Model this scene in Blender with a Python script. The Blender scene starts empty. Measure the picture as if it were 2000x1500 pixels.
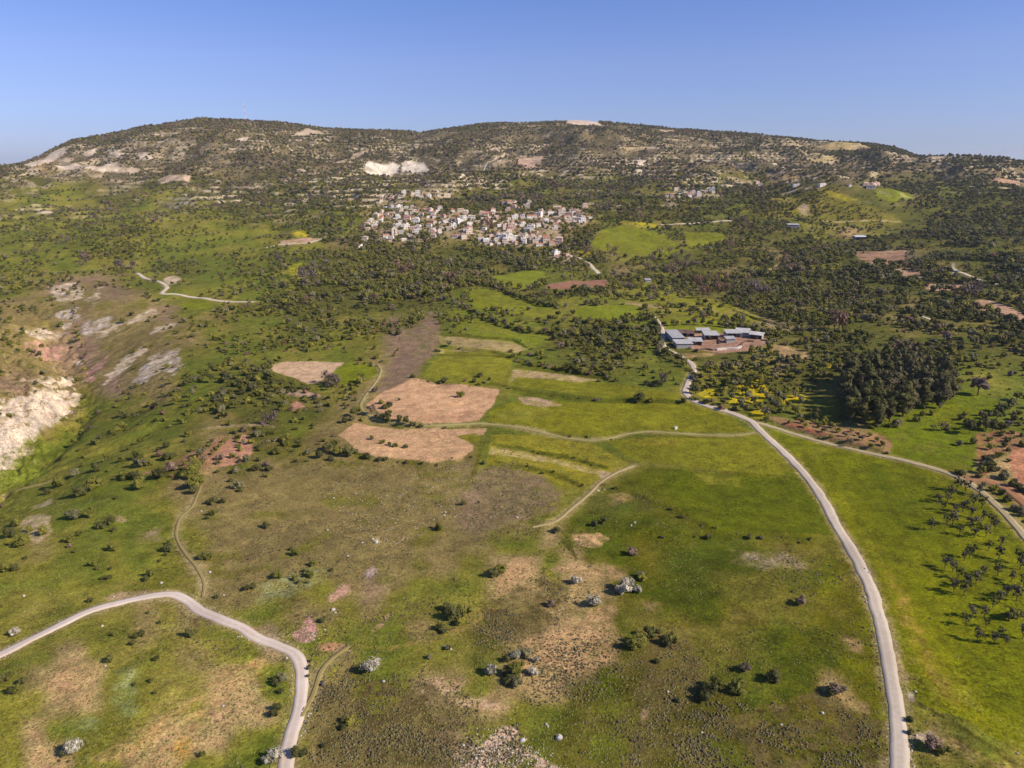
import bpy, math, random
import numpy as np
random.seed(7); rng = np.random.default_rng(7)
sc = bpy.context.scene
col = sc.collection
PI = math.pi
# ------------------------------------------------------------------ camera model of the photograph (2000 x 1500)
F = 1389.0; PITCH = math.radians(16.8); CAMZ = 105.0
cP, sP = math.cos(PITCH), math.sin(PITCH)
def rays(px, py):
    px = np.asarray(px, float); py = np.asarray(py, float)
    dx = px - 1000.0; dy = 750.0 - py
    v = np.stack([dx, F*cP + dy*sP, -F*sP + dy*cP], -1)
    return v / np.linalg.norm(v, axis=-1, keepdims=True)
def project(x, y, z):
    z = z - CAMZ
    d = y*cP - z*sP
    d = np.where(d < 1, 1, d)
    up = y*sP + z*cP
    return 1000 + F*x/d, 750 - F*up/d, d
# ------------------------------------------------------------------ noise
_T = np.random.default_rng(11).random((256, 256)).astype(np.float32)
def vnoise(x, y, wl, seed=0):
    fx = x/wl + seed*17.31; fy = y/wl + seed*31.77
    ix = np.floor(fx).astype(np.int64); iy = np.floor(fy).astype(np.int64)
    tx = (fx-ix).astype(np.float32); ty = (fy-iy).astype(np.float32)
    tx = tx*tx*(3-2*tx); ty = ty*ty*(3-2*ty)
    a = _T[ix & 255, iy & 255]; b = _T[(ix+1) & 255, iy & 255]
    c = _T[ix & 255, (iy+1) & 255]; d = _T[(ix+1) & 255, (iy+1) & 255]
    return (a*(1-tx)+b*tx)*(1-ty) + (c*(1-tx)+d*tx)*ty
def fbm(x, y, wl, octs=4, seed=0, gain=.55):
    s = 0; a = 1; n = 0
    for k in range(octs):
        c, s_ = math.cos(.6*k), math.sin(.6*k)
        s = s + a*vnoise(x*c - y*s_, x*s_ + y*c, wl/2**k, seed+k*3)
        n += a; a *= gain
    return s/n
def sm(a, b, x):
    t = np.clip((x-a)/(b-a), 0, 1)
    return t*t*(3-2*t)
# ------------------------------------------------------------------ terrain height
RIDGE = np.array([(-900,350),(-200,338),(0,324),(45,319),(90,301),(150,274),(210,264),(290,247),(400,231),(480,234),(560,239),
 (640,250),(740,254),(820,258),(880,252),(950,242),(1050,238),(1100,234),(1120,233),(1160,236),(1260,245),(1330,252),(1420,258),(1500,266),
 (1590,276),(1700,281),(1740,288),(1780,303),(1850,309),(1950,318),(2000,325),(2200,337),(2900,352)], float)
DIST = np.array([(-900,1900),(0,1950),(400,2200),(1100,2400),(1600,2150),(1800,1900),(2000,1750),(2900,1600)], float)
YN = [0, 100, 200, 300, 430, 600, 750, 850, 1080]
COLS = {-900: [0,-2,-5,-8,-12,-14,-12,-4,15],
        0:    [0,0,-3,-6,-9,-8,0,6,24],
        500:  [0,0,-1,-2,-2,0,5,10,38],
        1000: [0,0,1,2,4,4,5,8,51],
        1500: [0,0,2,4,6,7,10,20,48],
        2000: [0,1,4,8,14,22,34,42,66],
        2900: [0,2,8,16,28,40,55,65,85]}
U = np.linspace(-1.6, 1.6, 641); PXU = 1000 + 1451*U
Y0, YS, NY = 0, 10, 1300
YY = Y0 + YS*np.arange(NY)
def _table():
    ck = sorted(COLS); A = np.array([COLS[k] for k in ck], float)
    colz = np.stack([np.interp(PXU, ck, A[:, j]) for j in range(len(YN))], 1)
    k = np.exp(-np.linspace(-2, 2, 61)**2); k /= k.sum()
    for j in range(colz.shape[1]):
        colz[:, j] = np.convolve(np.pad(colz[:, j], 30, mode='edge'), k, 'valid')
    rp = np.interp(PXU, RIDGE[:, 0], RIDGE[:, 1]); D = np.interp(PXU, DIST[:, 0], DIST[:, 1])
    dy = 750-rp; s = (-F*sP + dy*cP)/(F*cP + dy*sP); zr = CAMZ + s*D
    T = np.zeros((len(U), NY))
    for i in range(len(U)):
        d = D[i]; z1 = colz[i, -1]; r = zr[i]
        ys = YN + [1080+(d-1080)*t for t in (.25, .4, .7, .9, 1.0)] + [d+80, d+400, d+1500, 13000]
        zs = list(colz[i]) + [z1+(r-z1)*f for f in (.12, .22, .60, .88, 1.0)] + [r-4, r-70, 30, -60]
        zz = np.interp(YY, ys, zs)
        g = np.exp(-np.linspace(-2, 2, 11)**2); g /= g.sum()
        sm_ = np.convolve(np.pad(zz, 5, mode='edge'), g, 'valid')
        w = np.exp(-((YY-d)/60.)**2)*.85
        T[i] = zz*w + sm_*(1-w)
    return T, D
TAB, DTAB = _table()
def tab(x, y):
    r = np.hypot(x, y)
    yy = np.maximum(y, .35*r)
    u = np.clip(x/np.maximum(yy, 1), U[0], U[-1]-1e-6)
    fu = (u-U[0])/(U[1]-U[0]); iu = np.clip(fu.astype(int), 0, len(U)-2); tu = fu-iu
    fy = np.clip((yy-Y0)/YS, 0, NY-1.001); iy = fy.astype(int); ty = fy-iy
    a = TAB[iu, iy]; b = TAB[iu+1, iy]; c = TAB[iu, iy+1]; d = TAB[iu+1, iy+1]
    D = np.interp(u, U, DTAB)
    return (a*(1-tu)+b*tu)*(1-ty) + (c*(1-tu)+d*tu)*ty, yy, D
def segdist(x, y, P):
    P = np.asarray(P, float); best = np.full(x.shape, 1e9)
    for (x0, y0), (x1, y1) in zip(P[:-1], P[1:]):
        dx, dy = x1-x0, y1-y0; L = dx*dx+dy*dy+1e-9
        t = np.clip(((x-x0)*dx+(y-y0)*dy)/L, 0, 1)
        best = np.minimum(best, np.hypot(x-x0-t*dx, y-y0-t*dy))
    return best
GULLY = None; BANKS = []
def terrace(x, y, z, yy, crest):
    "contour steps on the hill faces, and how steep the riser is"
    st = 6.5; ph = z/st + 1.6*fbm(x, y, 130, 3, 231); f = ph-np.floor(ph)
    g = sm(.30, .62, f); m = sm(950, 1250, yy)*(1-crest)*sm(.40, .58, fbm(x, y, 210, 3, 233))
    rise = m*np.exp(-((f-.46)/.13)**2)
    return (g-f)*st*m*.9, rise
def height(x, y, want_rise=False):
    x = np.asarray(x, float); y = np.asarray(y, float)
    z, yy, D = tab(x, y)
    far = sm(250, 1500, yy); crest = np.exp(-((yy-D)/170.)**2)
    n1 = 1-np.abs(2*fbm(x, y, 420, 3, 5)-1)
    z = z + (n1-.72)*92*far*(1-crest)*sm(900, 1650, yy)
    n2 = 1-np.abs(2*fbm(x, y, 150, 3, 6)-1)
    z = z + (n2-.7)*26*(1-crest)*sm(1100, 1500, yy)
    z = z + (fbm(x, y, 180, 4, 9)-.5)*(6+30*far)*(1-.8*crest)*sm(60, 300, yy)
    z = z + (fbm(x, y, 38, 3, 21)-.5)*(1.6+6*far)*(1-.75*crest)
    tz, rise = terrace(x, y, z, yy, crest); z = z + tz
    if want_rise: return rise
    # field banks: the upper field held a little above the lower one
    for P, h in BANKS:
        m = (x > P[0, 0]-6) & (x < P[-1, 0]+6)
        if not m.any(): continue
        xm, ym = x[m], y[m]; s = ym-np.interp(xm, P[:, 0], P[:, 1]); e = np.minimum(sm(P[0, 0]-6, P[0, 0]+6, xm), sm(P[-1, 0]+6, P[-1, 0]-6, xm))
        z[m] += .5*h*np.tanh(s/2.0)*np.exp(-np.abs(s)/14)*e
    # bald green hill below the ridge on the right, small knolls near the village
    for cx, cy, rx, ry, h in ((505, 1150, 88, 100, 33), (690, 1010, 60, 80, 7), (-330, 620, 120, 90, 7), (60, 520, 70, 60, 3)):
        z = z + h*np.exp(-((x-cx)/rx)**2-((y-cy)/ry)**2)
    if GULLY is not None:
        m = (x > -420) & (x < 0) & (y > 100) & (y < 800)
        if m.any():
            xm, ym = x[m], y[m]
            wx = 16*(fbm(xm, ym, 55, 2, 49)-.5); d = segdist(xm+wx, ym+wx, GULLY)
            d = d*(.8+.5*fbm(xm, ym, 30, 3, 40))
            dep = (2.6*np.exp(-(d/5)**2)*sm(400, 330, ym) + 9*np.exp(-(d/34)**2) + 4*np.exp(-(d/90)**2))*sm(640, 480, ym)
            d = d + 60*sm(4, 30, xm-np.interp(ym, GULLY[:, 1], GULLY[:, 0]))*sm(300, 200, ym)*0
            rid = np.abs(2*fbm(xm, ym, 15, 4, 44, .65)-1)
            rid = 1-rid; r2 = 1-np.abs(2*fbm(xm, ym, 7.5, 3, 47, .65)-1)
            far_side = sm(12, -6, xm-np.interp(ym, GULLY[:, 1], GULLY[:, 0]))
            z[m] -= dep + (((5.5*rid**3+1.6*r2**2)*np.exp(-((d-22)/30)**2))*(.12+.88*far_side))*sm(640, 480, ym)
            z[m] += 7*far_side*sm(10, 24, d)*np.exp(-((d-24)/60)**2)*sm(560, 420, ym)
    return z
def cast(px, py, hf=None):
    hf = hf or height
    d = rays(px, py); n = len(d)
    t = np.geomspace(60, 5000, 900)
    X = d[:, 0:1]*t; Y = d[:, 1:2]*t; Z = CAMZ + d[:, 2:3]*t
    below = Z < hf(X.ravel(), Y.ravel()).reshape(X.shape)
    hit = below.any(1); i = np.where(hit, below.argmax(1), len(t)-1); i = np.maximum(i, 1)
    lo = t[i-1].copy(); hi = t[i].copy()
    for _ in range(12):
        m = (lo+hi)/2
        b = CAMZ + d[:, 2]*m < hf(d[:, 0]*m, d[:, 1]*m)
        hi = np.where(b, m, hi); lo = np.where(b, lo, m)
    m = (lo+hi)/2
    return np.stack([d[:, 0]*m, d[:, 1]*m], 1), hit
def W(pts):
    p = np.array(pts, float)
    return cast(p[:, 0], p[:, 1])[0]
GULLY = W([(-60,950),(0,885),(60,855),(120,805),(155,760),(165,735),(150,690),(140,650),(150,610),(165,562)])
for h_, pts in ((1.4,[(860,652),(1000,662),(1032,680)]),(1.8,[(860,677),(960,686),(1002,698)]),(2.0,[(1005,700),(1042,713),(1100,723),(1190,737)]),(2.2,[(1000,758),(1060,768),(1180,780),(1340,785)]),(1.6,[(1000,836),(1090,846),(1180,857)]),
  (1.6,[(716,812),(780,830),(850,833),(950,831)]),(1.8,[(690,888),(780,900),(850,906),(920,894)]),(1.3,[(960,868),(1100,891),(1190,914)]),(1.2,[(950,903),(1080,923),(1140,949)]),(1.0,[(1165,950),(1230,963),(1320,1002),(1400,1040)]),
  (1.8,[(905,600),(1000,641),(1090,655)]),(1.8,[(940,548),(1045,592),(1100,600)]),(1.5,[(1110,628),(1250,622)]),(1.5,[(1190,1040),(1390,1046),(1636,1054)]),(2.0,[(545,768),(640,780),(700,762)]),(1.8,[(390,840),(530,834)]),(1.6,[(300,935),(390,925)]),
  (2.0,[(1500,825),(1600,852),(1730,884)]),(2.5,[(1430,604),(1500,622),(1545,642)]),(1.2,[(820,742),(900,752),(980,750)])):
    P_b = W(pts); P_b = P_b[np.argsort(P_b[:, 0])]; BANKS.append((P_b, h_))
# ------------------------------------------------------------------ polar ground mesh
TH = np.radians(np.concatenate([np.arange(-180, -58, 3.0), np.arange(-58, -44, .5), np.arange(-44, 44, .092), np.arange(44, 58, .5), np.arange(58, 180, 3.0)]))
rr = [0.5, 12, 25, 40, 55]; r = 66.0
while r < 2750:
    rr.append(r); r += r*(.0034 if 170 < r < 620 else .0045) if r > 90 else .6
while r < 12500:
    rr.append(r); r *= 1.06
RR = np.array(rr); NT, NR = len(TH), len(RR)
tg, rg = np.meshgrid(TH, RR, indexing='ij')
GX = rg*np.sin(tg); GY = rg*np.cos(tg)
GZ = height(GX.ravel(), GY.ravel()).reshape(GX.shape)
LTH = TH; 
def mesh_z(x, y):
    x = np.atleast_1d(np.asarray(x, float)); y = np.atleast_1d(np.asarray(y, float))
    th = np.arctan2(x, y); r = np.hypot(x, y)
    i = np.clip(np.searchsorted(TH, th)-1, 0, NT-2); j = np.clip(np.searchsorted(RR, r)-1, 0, NR-2)
    a = np.clip((th-TH[i])/(TH[i+1]-TH[i]), 0, 1); b = np.clip((r-RR[j])/(RR[j+1]-RR[j]), 0, 1)
    return (GZ[i, j]*(1-a)+GZ[i+1, j]*a)*(1-b) + (GZ[i, j+1]*(1-a)+GZ[i+1, j+1]*a)*b
print('grid', NT, NR, NT*NR)
def visible(x, y, z, lift=3.0):
    "is the ground point seen from the camera (terrain only)"
    x = np.asarray(x); out = np.ones(len(x), bool)
    for f in np.linspace(.12, .985, 60):
        zz = CAMZ + (z+lift-CAMZ)*f
        out &= mesh_z(x*f, y*f) < zz + .3
    return out
def lin(c):
    c = np.array(c, float)/255
    return np.where(c <= .04045, c/12.92, ((c+.055)/1.055)**2.4)
# land cover seen in the photograph, 50 px cells; letters are kinds of ground
CLS = dict(g=(109,115,50), G=(108,108,16), y=(132,127,62), b=(140,122,72), p=(152,124,96), w=(216,194,168),
           t=(180,150,100), o=(98,96,50), d=(120,107,80), D=(82,89,20), E=(104,98,28), O=(84,80,32))  # D, E, O: grass and heath tones darkened with painted vignette and slope shade
GROWS = [(-200,"d"),(250,"dddddddddddddddddddddddddddddddddddddddd"),(275,"dddddddddddddddddddddddddddddddddddddddd"),
(300,"ddddddddddddddddddddddddddddddddtddddddd"),(325,"otdddddddddddddddddddddddddddddddttddddd"),
(350,"oododoooodoooooddddoooooooooootdddooddd"),(375,"yggooyyooooooooodoooooooooooooooyoodgooo"),
(400,"ygyyogyyooogoooobooooooooooggygyygoooooo"),(425,"yyoygyyygoooogbbbbbbbbbgooogoogyyyyooooo"),
(450,"ygygoyyyygyoggbbbbbbbbbgggoooooyytyooooo"),(475,"gyggyyggggyyybobbobbbboggyyooooyoooooooo"),
(500,"yggyoygggygggoooooooooobyggoobbyooddooooo"),(525,"gyggyyyogggggoooooooogyobgoobooyooottooo"),
(550,"yybpbgggggggooooooooggggpyyyooooooooooooo"),(575,"gbpbpbgyyggoooooogggooygyybooooooooooooo"),
(600,"bbbbbbpgbggooooooogyggyygyybooooooobooooo"),(650,"bbbpbbbbgggooyypggyygooogggyobooooooooooo"),
(700,"bbppbbbggggyygbpggyyggooogoooyboooooooooo"),(750,"pbbbpbbggoooybbpgggyyggggggyooooooooogygg"),
(800,"bbbgggggooooobbggggggggggggggooyyoboogggggg"),(850,"bbgggggobbogbbggggygggggggggggggbbbgggggb"),
(900,"gggyyygotobbbbbbbbbgyyygggggGGGGGGGGGGtt"),(950,"ggyggggbbbbbbbbbbbpbbyyyggGGGGGGGGGGGGGGt"),
(1000,"yyggggybbbbbbbbbbbpbbyyogGGGGGGGGGGGGGGGG"),(1050,"ybgggggybbbbbbbbbbbggtggggGGGGyGGGGGGGGGG"),
(1100,"yyggygybbbbbbbbbbbgttgtggyggggyyGyGGGGGGG"),(1150,"ggygyyyybbbbybpbgggttyttggggggggGyyGGGGGG"),
(1200,"yygyybybyggbbgbgggybbttgggggyyggGyGGGGGGG"),(1250,"yggggbyyggpgygggbgobbttggyyggggGyyGGGGG"),
(1300,"ggtyyggbygggybggggobtttgooggyggggGytyGGGG"),(1350,"ytttggyyttggbbggbbgbttbgooobggggtyGyyyyGGG"),
(1400,"yyttggyytttgbbgbbbbtyggbbooooggyyyGyygyyGG"),(1450,"ytgggytttyggbbbbbpbyygggbboooogggggybogyG"),
(1500,"yttggttyyggybbbbbppbyggbbbooooogggbbgogyG"),(1700,"yttggttyyggybbbbbppbyggbbbooooogggbbgogyG")]
def deep(r, s):          # pasture between heath and road, vignette and slope shade painted into its colour
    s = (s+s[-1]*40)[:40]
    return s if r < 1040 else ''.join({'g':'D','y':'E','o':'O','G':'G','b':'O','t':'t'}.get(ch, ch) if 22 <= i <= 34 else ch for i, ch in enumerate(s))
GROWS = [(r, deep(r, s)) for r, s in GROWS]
GP = np.array([r for r, _ in GROWS], float)
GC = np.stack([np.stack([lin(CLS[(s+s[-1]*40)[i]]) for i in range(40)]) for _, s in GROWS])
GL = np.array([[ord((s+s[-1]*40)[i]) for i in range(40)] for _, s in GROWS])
def grid_cols(px, py):
    fx = np.clip(px/50-.5, 0, 38.999); ix = fx.astype(int); tx = (fx-ix)[:, None]
    py = np.clip(py, GP[0], GP[-1]-1e-3)
    iy = np.clip(np.searchsorted(GP, py, side='right')-1, 0, len(GP)-2); ty = ((py-GP[iy])/(GP[iy+1]-GP[iy]))[:, None]
    tx = tx*tx*(3-2*tx); ty = ty*ty*(3-2*ty)
    return (GC[iy, ix]*(1-tx)+GC[iy, ix+1]*tx)*(1-ty) + (GC[iy+1, ix]*(1-tx)+GC[iy+1, ix+1]*tx)*ty
# crisp areas: image corners, colour, edge softness in px, flags (F = kept clear of trees), opacity
A = []
def area(c, pts, soft=1.0, clear=True, op=1.0, rag=0.0, furrow=0.0):
    if c[1] >= c[0]*.96 and c[2] < 90: c = (c[0]*1.07+3, c[1]*.97, c[2]*.85)      # warm spring grass
    A.append(dict(c=lin(c), p=pts, soft=soft, clear=clear, op=op, rag=rag, furrow=furrow))
PK = (206,162,120); GR = (118,130,46)
# --- far hills: pale quarries, scarps and bare cuts
CR = (226,204,180)
for c, pts in ((CR, [(48,322),(90,306),(130,284),(128,300),(100,318),(60,326)]), (CR, [(100,322),(150,318),(205,330),(200,336),(140,332)]),
  (CR, [(190,332),(220,318),(236,326),(230,334)]), ((216,190,160), [(240,336),(255,326),(276,334),(262,338)]),
  (CR, [(160,300),(185,290),(190,300),(170,308)]), (CR, [(212,298),(235,292),(245,300),(235,306),(215,306)]), (CR, [(262,296),(285,296),(292,308),(270,308)]),
  ((210,180,150), [(305,350),(375,344),(372,358),(310,360)]), ((190,165,130), [(170,338),(205,340),(200,348),(175,346)]),
  (CR, [(460,272),(486,268),(484,276),(465,276)]), (CR, [(432,280),(448,280),(446,284),(434,284)]), ((205,180,150), [(570,265),(600,250),(625,256),(640,264),(600,266)]),
  ((215,190,165), [(300,262),(340,262),(338,266),(300,266)]), ((200,175,145), [(545,355),(575,335),(600,330),(590,342),(560,362)]),
  ((200,175,145), [(650,320),(690,300),(720,290),(722,296),(690,312)]),
  ((236,220,196), [(702,332),(715,318),(770,316),(782,322),(778,334)]), ((236,220,196), [(782,336),(788,318),(805,314),(825,318),(838,334)]),
  ((170,145,115), [(948,324),(980,302),(988,304),(985,318),(965,325)]), ((198,165,140), [(1010,322),(1012,312),(1045,305),(1062,304),(1045,330),(1028,328)]),
  ((226,200,178), [(1106,240),(1106,232),(1150,233),(1170,240),(1178,246),(1130,245)]), ((220,195,170), [(1048,284),(1072,278),(1070,285),(1050,288)]),
  ((190,165,120), [(1210,288),(1280,286),(1282,290),(1215,291)]), (CR, [(1225,322),(1236,308),(1258,312),(1268,320),(1240,324)]), ((215,195,160), [(1215,334),(1255,332),(1255,338),(1215,338)]),
  ((226,204,180), [(1145,254),(1165,254),(1163,257),(1145,257)]), ((215,190,160), [(1285,252),(1318,255),(1316,259),(1288,257)]),
  ((222,200,170), [(1585,350),(1598,336),(1615,345),(1622,352)]), ((210,190,150), [(1650,345),(1725,330),(1720,337),(1660,350)]), ((180,160,110), [(1580,312),(1625,306),(1628,312),(1590,316)]),
  ((196,170,110), [(1600,286),(1690,284),(1700,290),(1610,292)]), ((210,190,160), [(1485,338),(1510,338),(1520,344),(1500,343)]),
  ((190,150,120), [(1940,352),(1990,350),(1995,362),(1960,360)]), ((212,190,160), [(1500,338),(1520,336),(1522,342),(1505,342)]),
  ((196,176,150), [(1520,380),(1560,366),(1600,366),(1600,369),(1560,371),(1528,384)])):
    area(c, pts, 1.5, random.random() < .7, .88, 5)
# --- green knoll and slopes on the right
area((120,122,56), [(1445,412),(1480,398),(1560,382),(1600,368),(1640,376),(1720,410),(1760,432),(1740,440),(1640,434),(1560,428),(1500,424)], 5, False, .7, 7)
area((176,160,50), [(1612,372),(1640,378),(1680,392),(1650,392),(1618,382)], 3, True, .8)
area((170,150,70), [(1500,388),(1560,382),(1552,396),(1510,396)], 3, True, .7)
area((172,148,120), [(1556,408),(1568,396),(1580,400),(1584,420),(1570,424)], 2, True, .8)
area((110,130,40), [(1710,372),(1770,376),(1786,388),(1740,396),(1712,384)], 2, True, .95, 3)
area((190,170,120), [(1550,424),(1640,432),(1760,432),(1760,434),(1640,435),(1550,428)], 1, True, .8)
area((122,138,48), [(1335,452),(1410,455),(1415,475),(1345,480)], 4, True, .9, 4)
area((118,134,44), [(1180,448),(1215,440),(1290,458),(1330,478),(1300,500),(1200,492),(1150,478)], 5, True, .9, 5)
area((180,165,45), [(1200,434),(1290,438),(1290,446),(1240,444)], 3, True, .7)
area((175,160,45), [(1100,486),(1150,492),(1180,510),(1150,506)], 3, True, .7)
area((196,160,132), [(1066,498),(1090,488),(1130,502),(1142,516),(1110,516),(1075,510)], 3, False, .8, 3)
area((214,190,165), [(1178,396),(1200,392),(1216,400),(1196,408),(1180,404)], 2, False, .8)
for k, yy_ in enumerate((490, 497, 504, 512)):
    area((190-6*k,152-4*k,124), [(1662+6*k,yy_),(1770-3*k,yy_-1),(1778-3*k,yy_+3),(1670+6*k,yy_+4)], 1, True, .95)
area((170,130,100), [(1665,492),(1770,490),(1765,512),(1700,518)], 2, True, .75)
area((196,156,124), [(1718,522),(1790,530),(1806,545),(1780,545),(1740,530)], 2, True, .9, 2)
area((200,160,124), [(1800,552),(1880,556),(1882,566),(1840,568),(1815,568)], 2, True, .95, 2)
area((198,158,124), [(1896,588),(1930,584),(1975,600),(2010,618),(2010,632),(1940,612),(1905,604)], 2, True, .95, 2)
area((196,156,124), [(1860,570),(1880,578),(1870,584)], 2, True, .9)
area((226,210,190), [(1854,524),(1862,514),(1868,530),(1862,536)], 1.5, True, .9, 2)
area((216,198,170), [(1905,545),(1920,545),(1938,556),(1925,556)], 1.5, True, .9, 2)
area((190,170,120), [(1470,530),(1510,522),(1520,515),(1512,532),(1480,536)], 2, True, .8)
area((158,140,100), [(1440,600),(1500,620),(1560,640),(1540,650),(1480,632),(1430,612)], 4, True, .8, 3)
area((186,152,112), [(1210,592),(1230,588),(1300,600),(1420,600),(1540,632),(1530,640),(1400,612),(1290,606)], 3, True, .45, 3)
for pts in ([(728,388),(745,380),(800,375),(885,373),(884,386),(800,392),(735,402)], [(700,445),(735,408),(790,402),(840,410),(900,412),(945,410),(975,410),(1010,416),(1100,408),(1155,412),(1152,440),(1090,450),(1090,482),(1000,484),(940,478),(930,464),(905,466),(870,462),(840,470),(800,470),(740,474),(710,462)], [(1062,500),(1085,488),(1110,494),(1130,508),(1095,512)], [(1296,404),(1300,378),(1330,366),(1405,372),(1410,384),(1330,402)]):
    area((204,178,150), pts, 4, False, .42, 9)
# --- mid left
area((206,180,150), [(318,545),(340,538),(356,544),(340,556),(325,556)], 1.5, True, .9, 2)
area((84,96,48), [(285,528),(310,516),(380,510),(400,516),(360,524),(300,532)], 2, True, .8, 2)
area((120,140,46), [(350,592),(380,582),(440,590),(430,604),(360,604)], 3, True, .9)
area((196,156,130), [(545,472),(600,464),(630,466),(600,476),(550,480)], 3, True, .8, 2)
area((200,180,40), [(570,455),(600,448),(600,462),(580,464)], 2, True, .7)
area((180,170,40), [(560,520),(590,512),(595,545),(575,550)], 3, True, .5)
# --- badlands of the gully (pale marl, pinkish and grey scars)
PW = (224,200,172); GY_ = (200,182,162); RD = (196,148,128)
for c, op, pts in ((PW,.9,[(0,790),(30,782),(60,772),(100,770),(140,762),(152,772),(148,786),(120,800),(80,826),(50,842),(20,862),(0,880)]),
  (GY_,.9,[(0,850),(30,838),(60,840),(30,870),(0,900)]), (RD,.9,[(84,802),(100,795),(108,806),(98,818),(80,822)]),
  (PW,.6,[(95,560),(150,552),(168,560),(160,580),(130,590),(110,580)]), (GY_,.85,[(112,612),(150,600),(154,625),(130,640),(118,632)]),
  (PW,.7,[(40,645),(80,640),(130,650),(110,660),(60,662)]), (RD,.6,[(50,670),(90,668),(130,685),(110,702),(70,700),(50,690)]),
  (GY_,.85,[(150,640),(170,622),(215,618),(230,628),(190,650),(165,658)]), (PW,.6,[(190,650),(230,630),(245,622),(235,645),(200,658)]),
  (PW,.55,[(245,630),(280,610),(300,600),(310,580),(318,582),(305,605),(285,625),(255,632)]), (PW,.5,[(170,590),(195,560),(200,570),(185,600)]),
  (PW,.75,[(200,750),(220,720),(250,690),(280,678),(292,682),(270,700),(240,725),(210,752)]),
  (GY_,.85,[(262,740),(280,715),(310,690),(340,684),(356,692),(358,710),(345,730),(320,738),(330,715),(310,722),(290,745),(255,760)]),
  (PW,.6,[(282,700),(310,690),(345,690),(320,705),(300,712)]), (RD,.75,[(165,740),(180,715),(200,698),(218,692),(210,706),(190,725),(178,745)]),
  (PW,.45,[(300,640),(340,628),(352,630),(320,645),(300,650)]), (PW,.7,[(145,705),(165,700),(160,712)]), (PW,.5,[(55,745),(95,738),(120,745),(90,755),(60,758)]),
  (PW,.5,[(0,905),(30,885),(70,852),(60,872),(30,905),(0,930)]), ((200,178,140),.7,[(310,682),(350,680),(350,684),(315,690)])):
    area(c, pts, 2.0, False, min(.9, op*1.15), 11)
# --- fields in the middle
area((112,132,48), [(870,600),(930,590),(1000,605),(1010,650),(960,650),(880,640)], 3, False, .6)
area((120,140,50), [(950,538),(1020,530),(1060,530),(1070,545),(1030,565),(970,555)], 2, True, .95)
area((124,140,50), [(905,565),(960,565),(1020,578),(1100,612),(1080,625),(1000,612),(930,600)], 3, True, .7)
area((158,112,88), [(1065,555),(1120,548),(1190,546),(1186,560),(1100,565),(1066,564)], 1.2, True, .95, 1, .5)
area((116,138,46), [(1110,604),(1150,598),(1242,596),(1252,610),(1200,624),(1140,625)], 2, True, .95, 1)
area((118,136,44), [(1295,622),(1370,620),(1440,640),(1440,650),(1330,650),(1298,646)], 3, True, .9)
area((126,140,50), [(1230,550),(1280,545),(1340,575),(1440,600),(1500,625),(1440,640),(1340,618),(1260,585)], 6, False, .7)
area((112,134,50), [(875,640),(960,652),(1060,645),(1080,668),(1030,684),(940,660)], 3, True, .8, 2)
area((140,114,90), [(842,606),(856,625),(862,650),(850,690),(800,735),(745,790),(735,770),(760,715),(800,650)], 4, True, .85, 4)
area((176,152,102), [(857,656),(900,658),(1000,668),(1032,682),(1000,690),(930,680),(862,672)], 1.5, True, .9, 1)
area((188,162,112), [(858,682),(900,680),(960,686),(960,692),(860,690)], 2, True, .8)
area((122,134,56), [(820,737),(845,710),(870,684),(960,686),(1002,698),(996,720),(985,748),(900,750)], 1.5, True, .93, 2.2)
area((210,174,136), [(524,714),(560,706),(620,706),(672,708),(660,722),(640,735),(622,748),(600,750),(570,736),(535,726)], 1.2, True, .95, 1, .9)
area((112,132,34), [(640,738),(660,716),(690,708),(735,716),(742,728),(720,742),(690,752),(660,752)], 1.5, True, .93, 2.2)
area(PK, [(714,790),(745,768),(808,738),(850,748),(900,750),(975,760),(965,790),(935,820),(900,825),(840,826),(775,822),(742,808)], 1.2, True, .97, 3.5, .6)
area((200,150,112), [(800,815),(930,800),(932,820),(860,826)], 8, True, .5)
area((204,162,118), [(660,850),(695,826),(730,833),(770,838),(900,838),(950,836),(946,850),(900,852),(925,870),(920,882),(900,898),(850,903),(780,896),(720,890),(700,884),(684,866)], 1.2, True, .97, 3.5, .6)
area((120,128,50), [(888,852),(930,846),(945,850),(925,866)], 2, True, .9)
area(GR, [(1000,724),(1100,735),(1180,748),(1270,760),(1330,768),(1325,782),(1250,780),(1150,774),(1050,760),(990,750)], 1.5, True, .93, 2.2)
area((180,154,110), [(1002,722),(1060,726),(1120,734),(1172,742),(1130,748),(1050,738),(1010,738),(994,750)], 1.5, True, .8, 1)
area((118,130,42), [(960,800),(1000,785),(1060,782),(1200,788),(1350,785),(1420,806),(1455,836),(1468,845),(1290,842),(1180,853),(1060,842),(1000,830),(950,822)], 1.5, True, .93, 2.2)
area((184,152,118), [(1012,776),(1050,776),(1100,792),(1060,796),(1020,788)], 3, True, .85)
area((140,134,66), [(960,810),(1010,795),(1080,800),(1060,820),(990,826)], 8, True, .6)
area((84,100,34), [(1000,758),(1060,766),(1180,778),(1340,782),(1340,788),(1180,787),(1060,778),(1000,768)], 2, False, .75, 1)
area((116,128,46), [(1185,860),(1290,852),(1480,850),(1515,876),(1545,918),(1520,928),(1400,918),(1240,900),(1215,886)], 1.5, True, .93, 2.2)
area((140,138,66), [(1230,858),(1340,856),(1320,870),(1240,868)], 8, True, .5)
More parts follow.
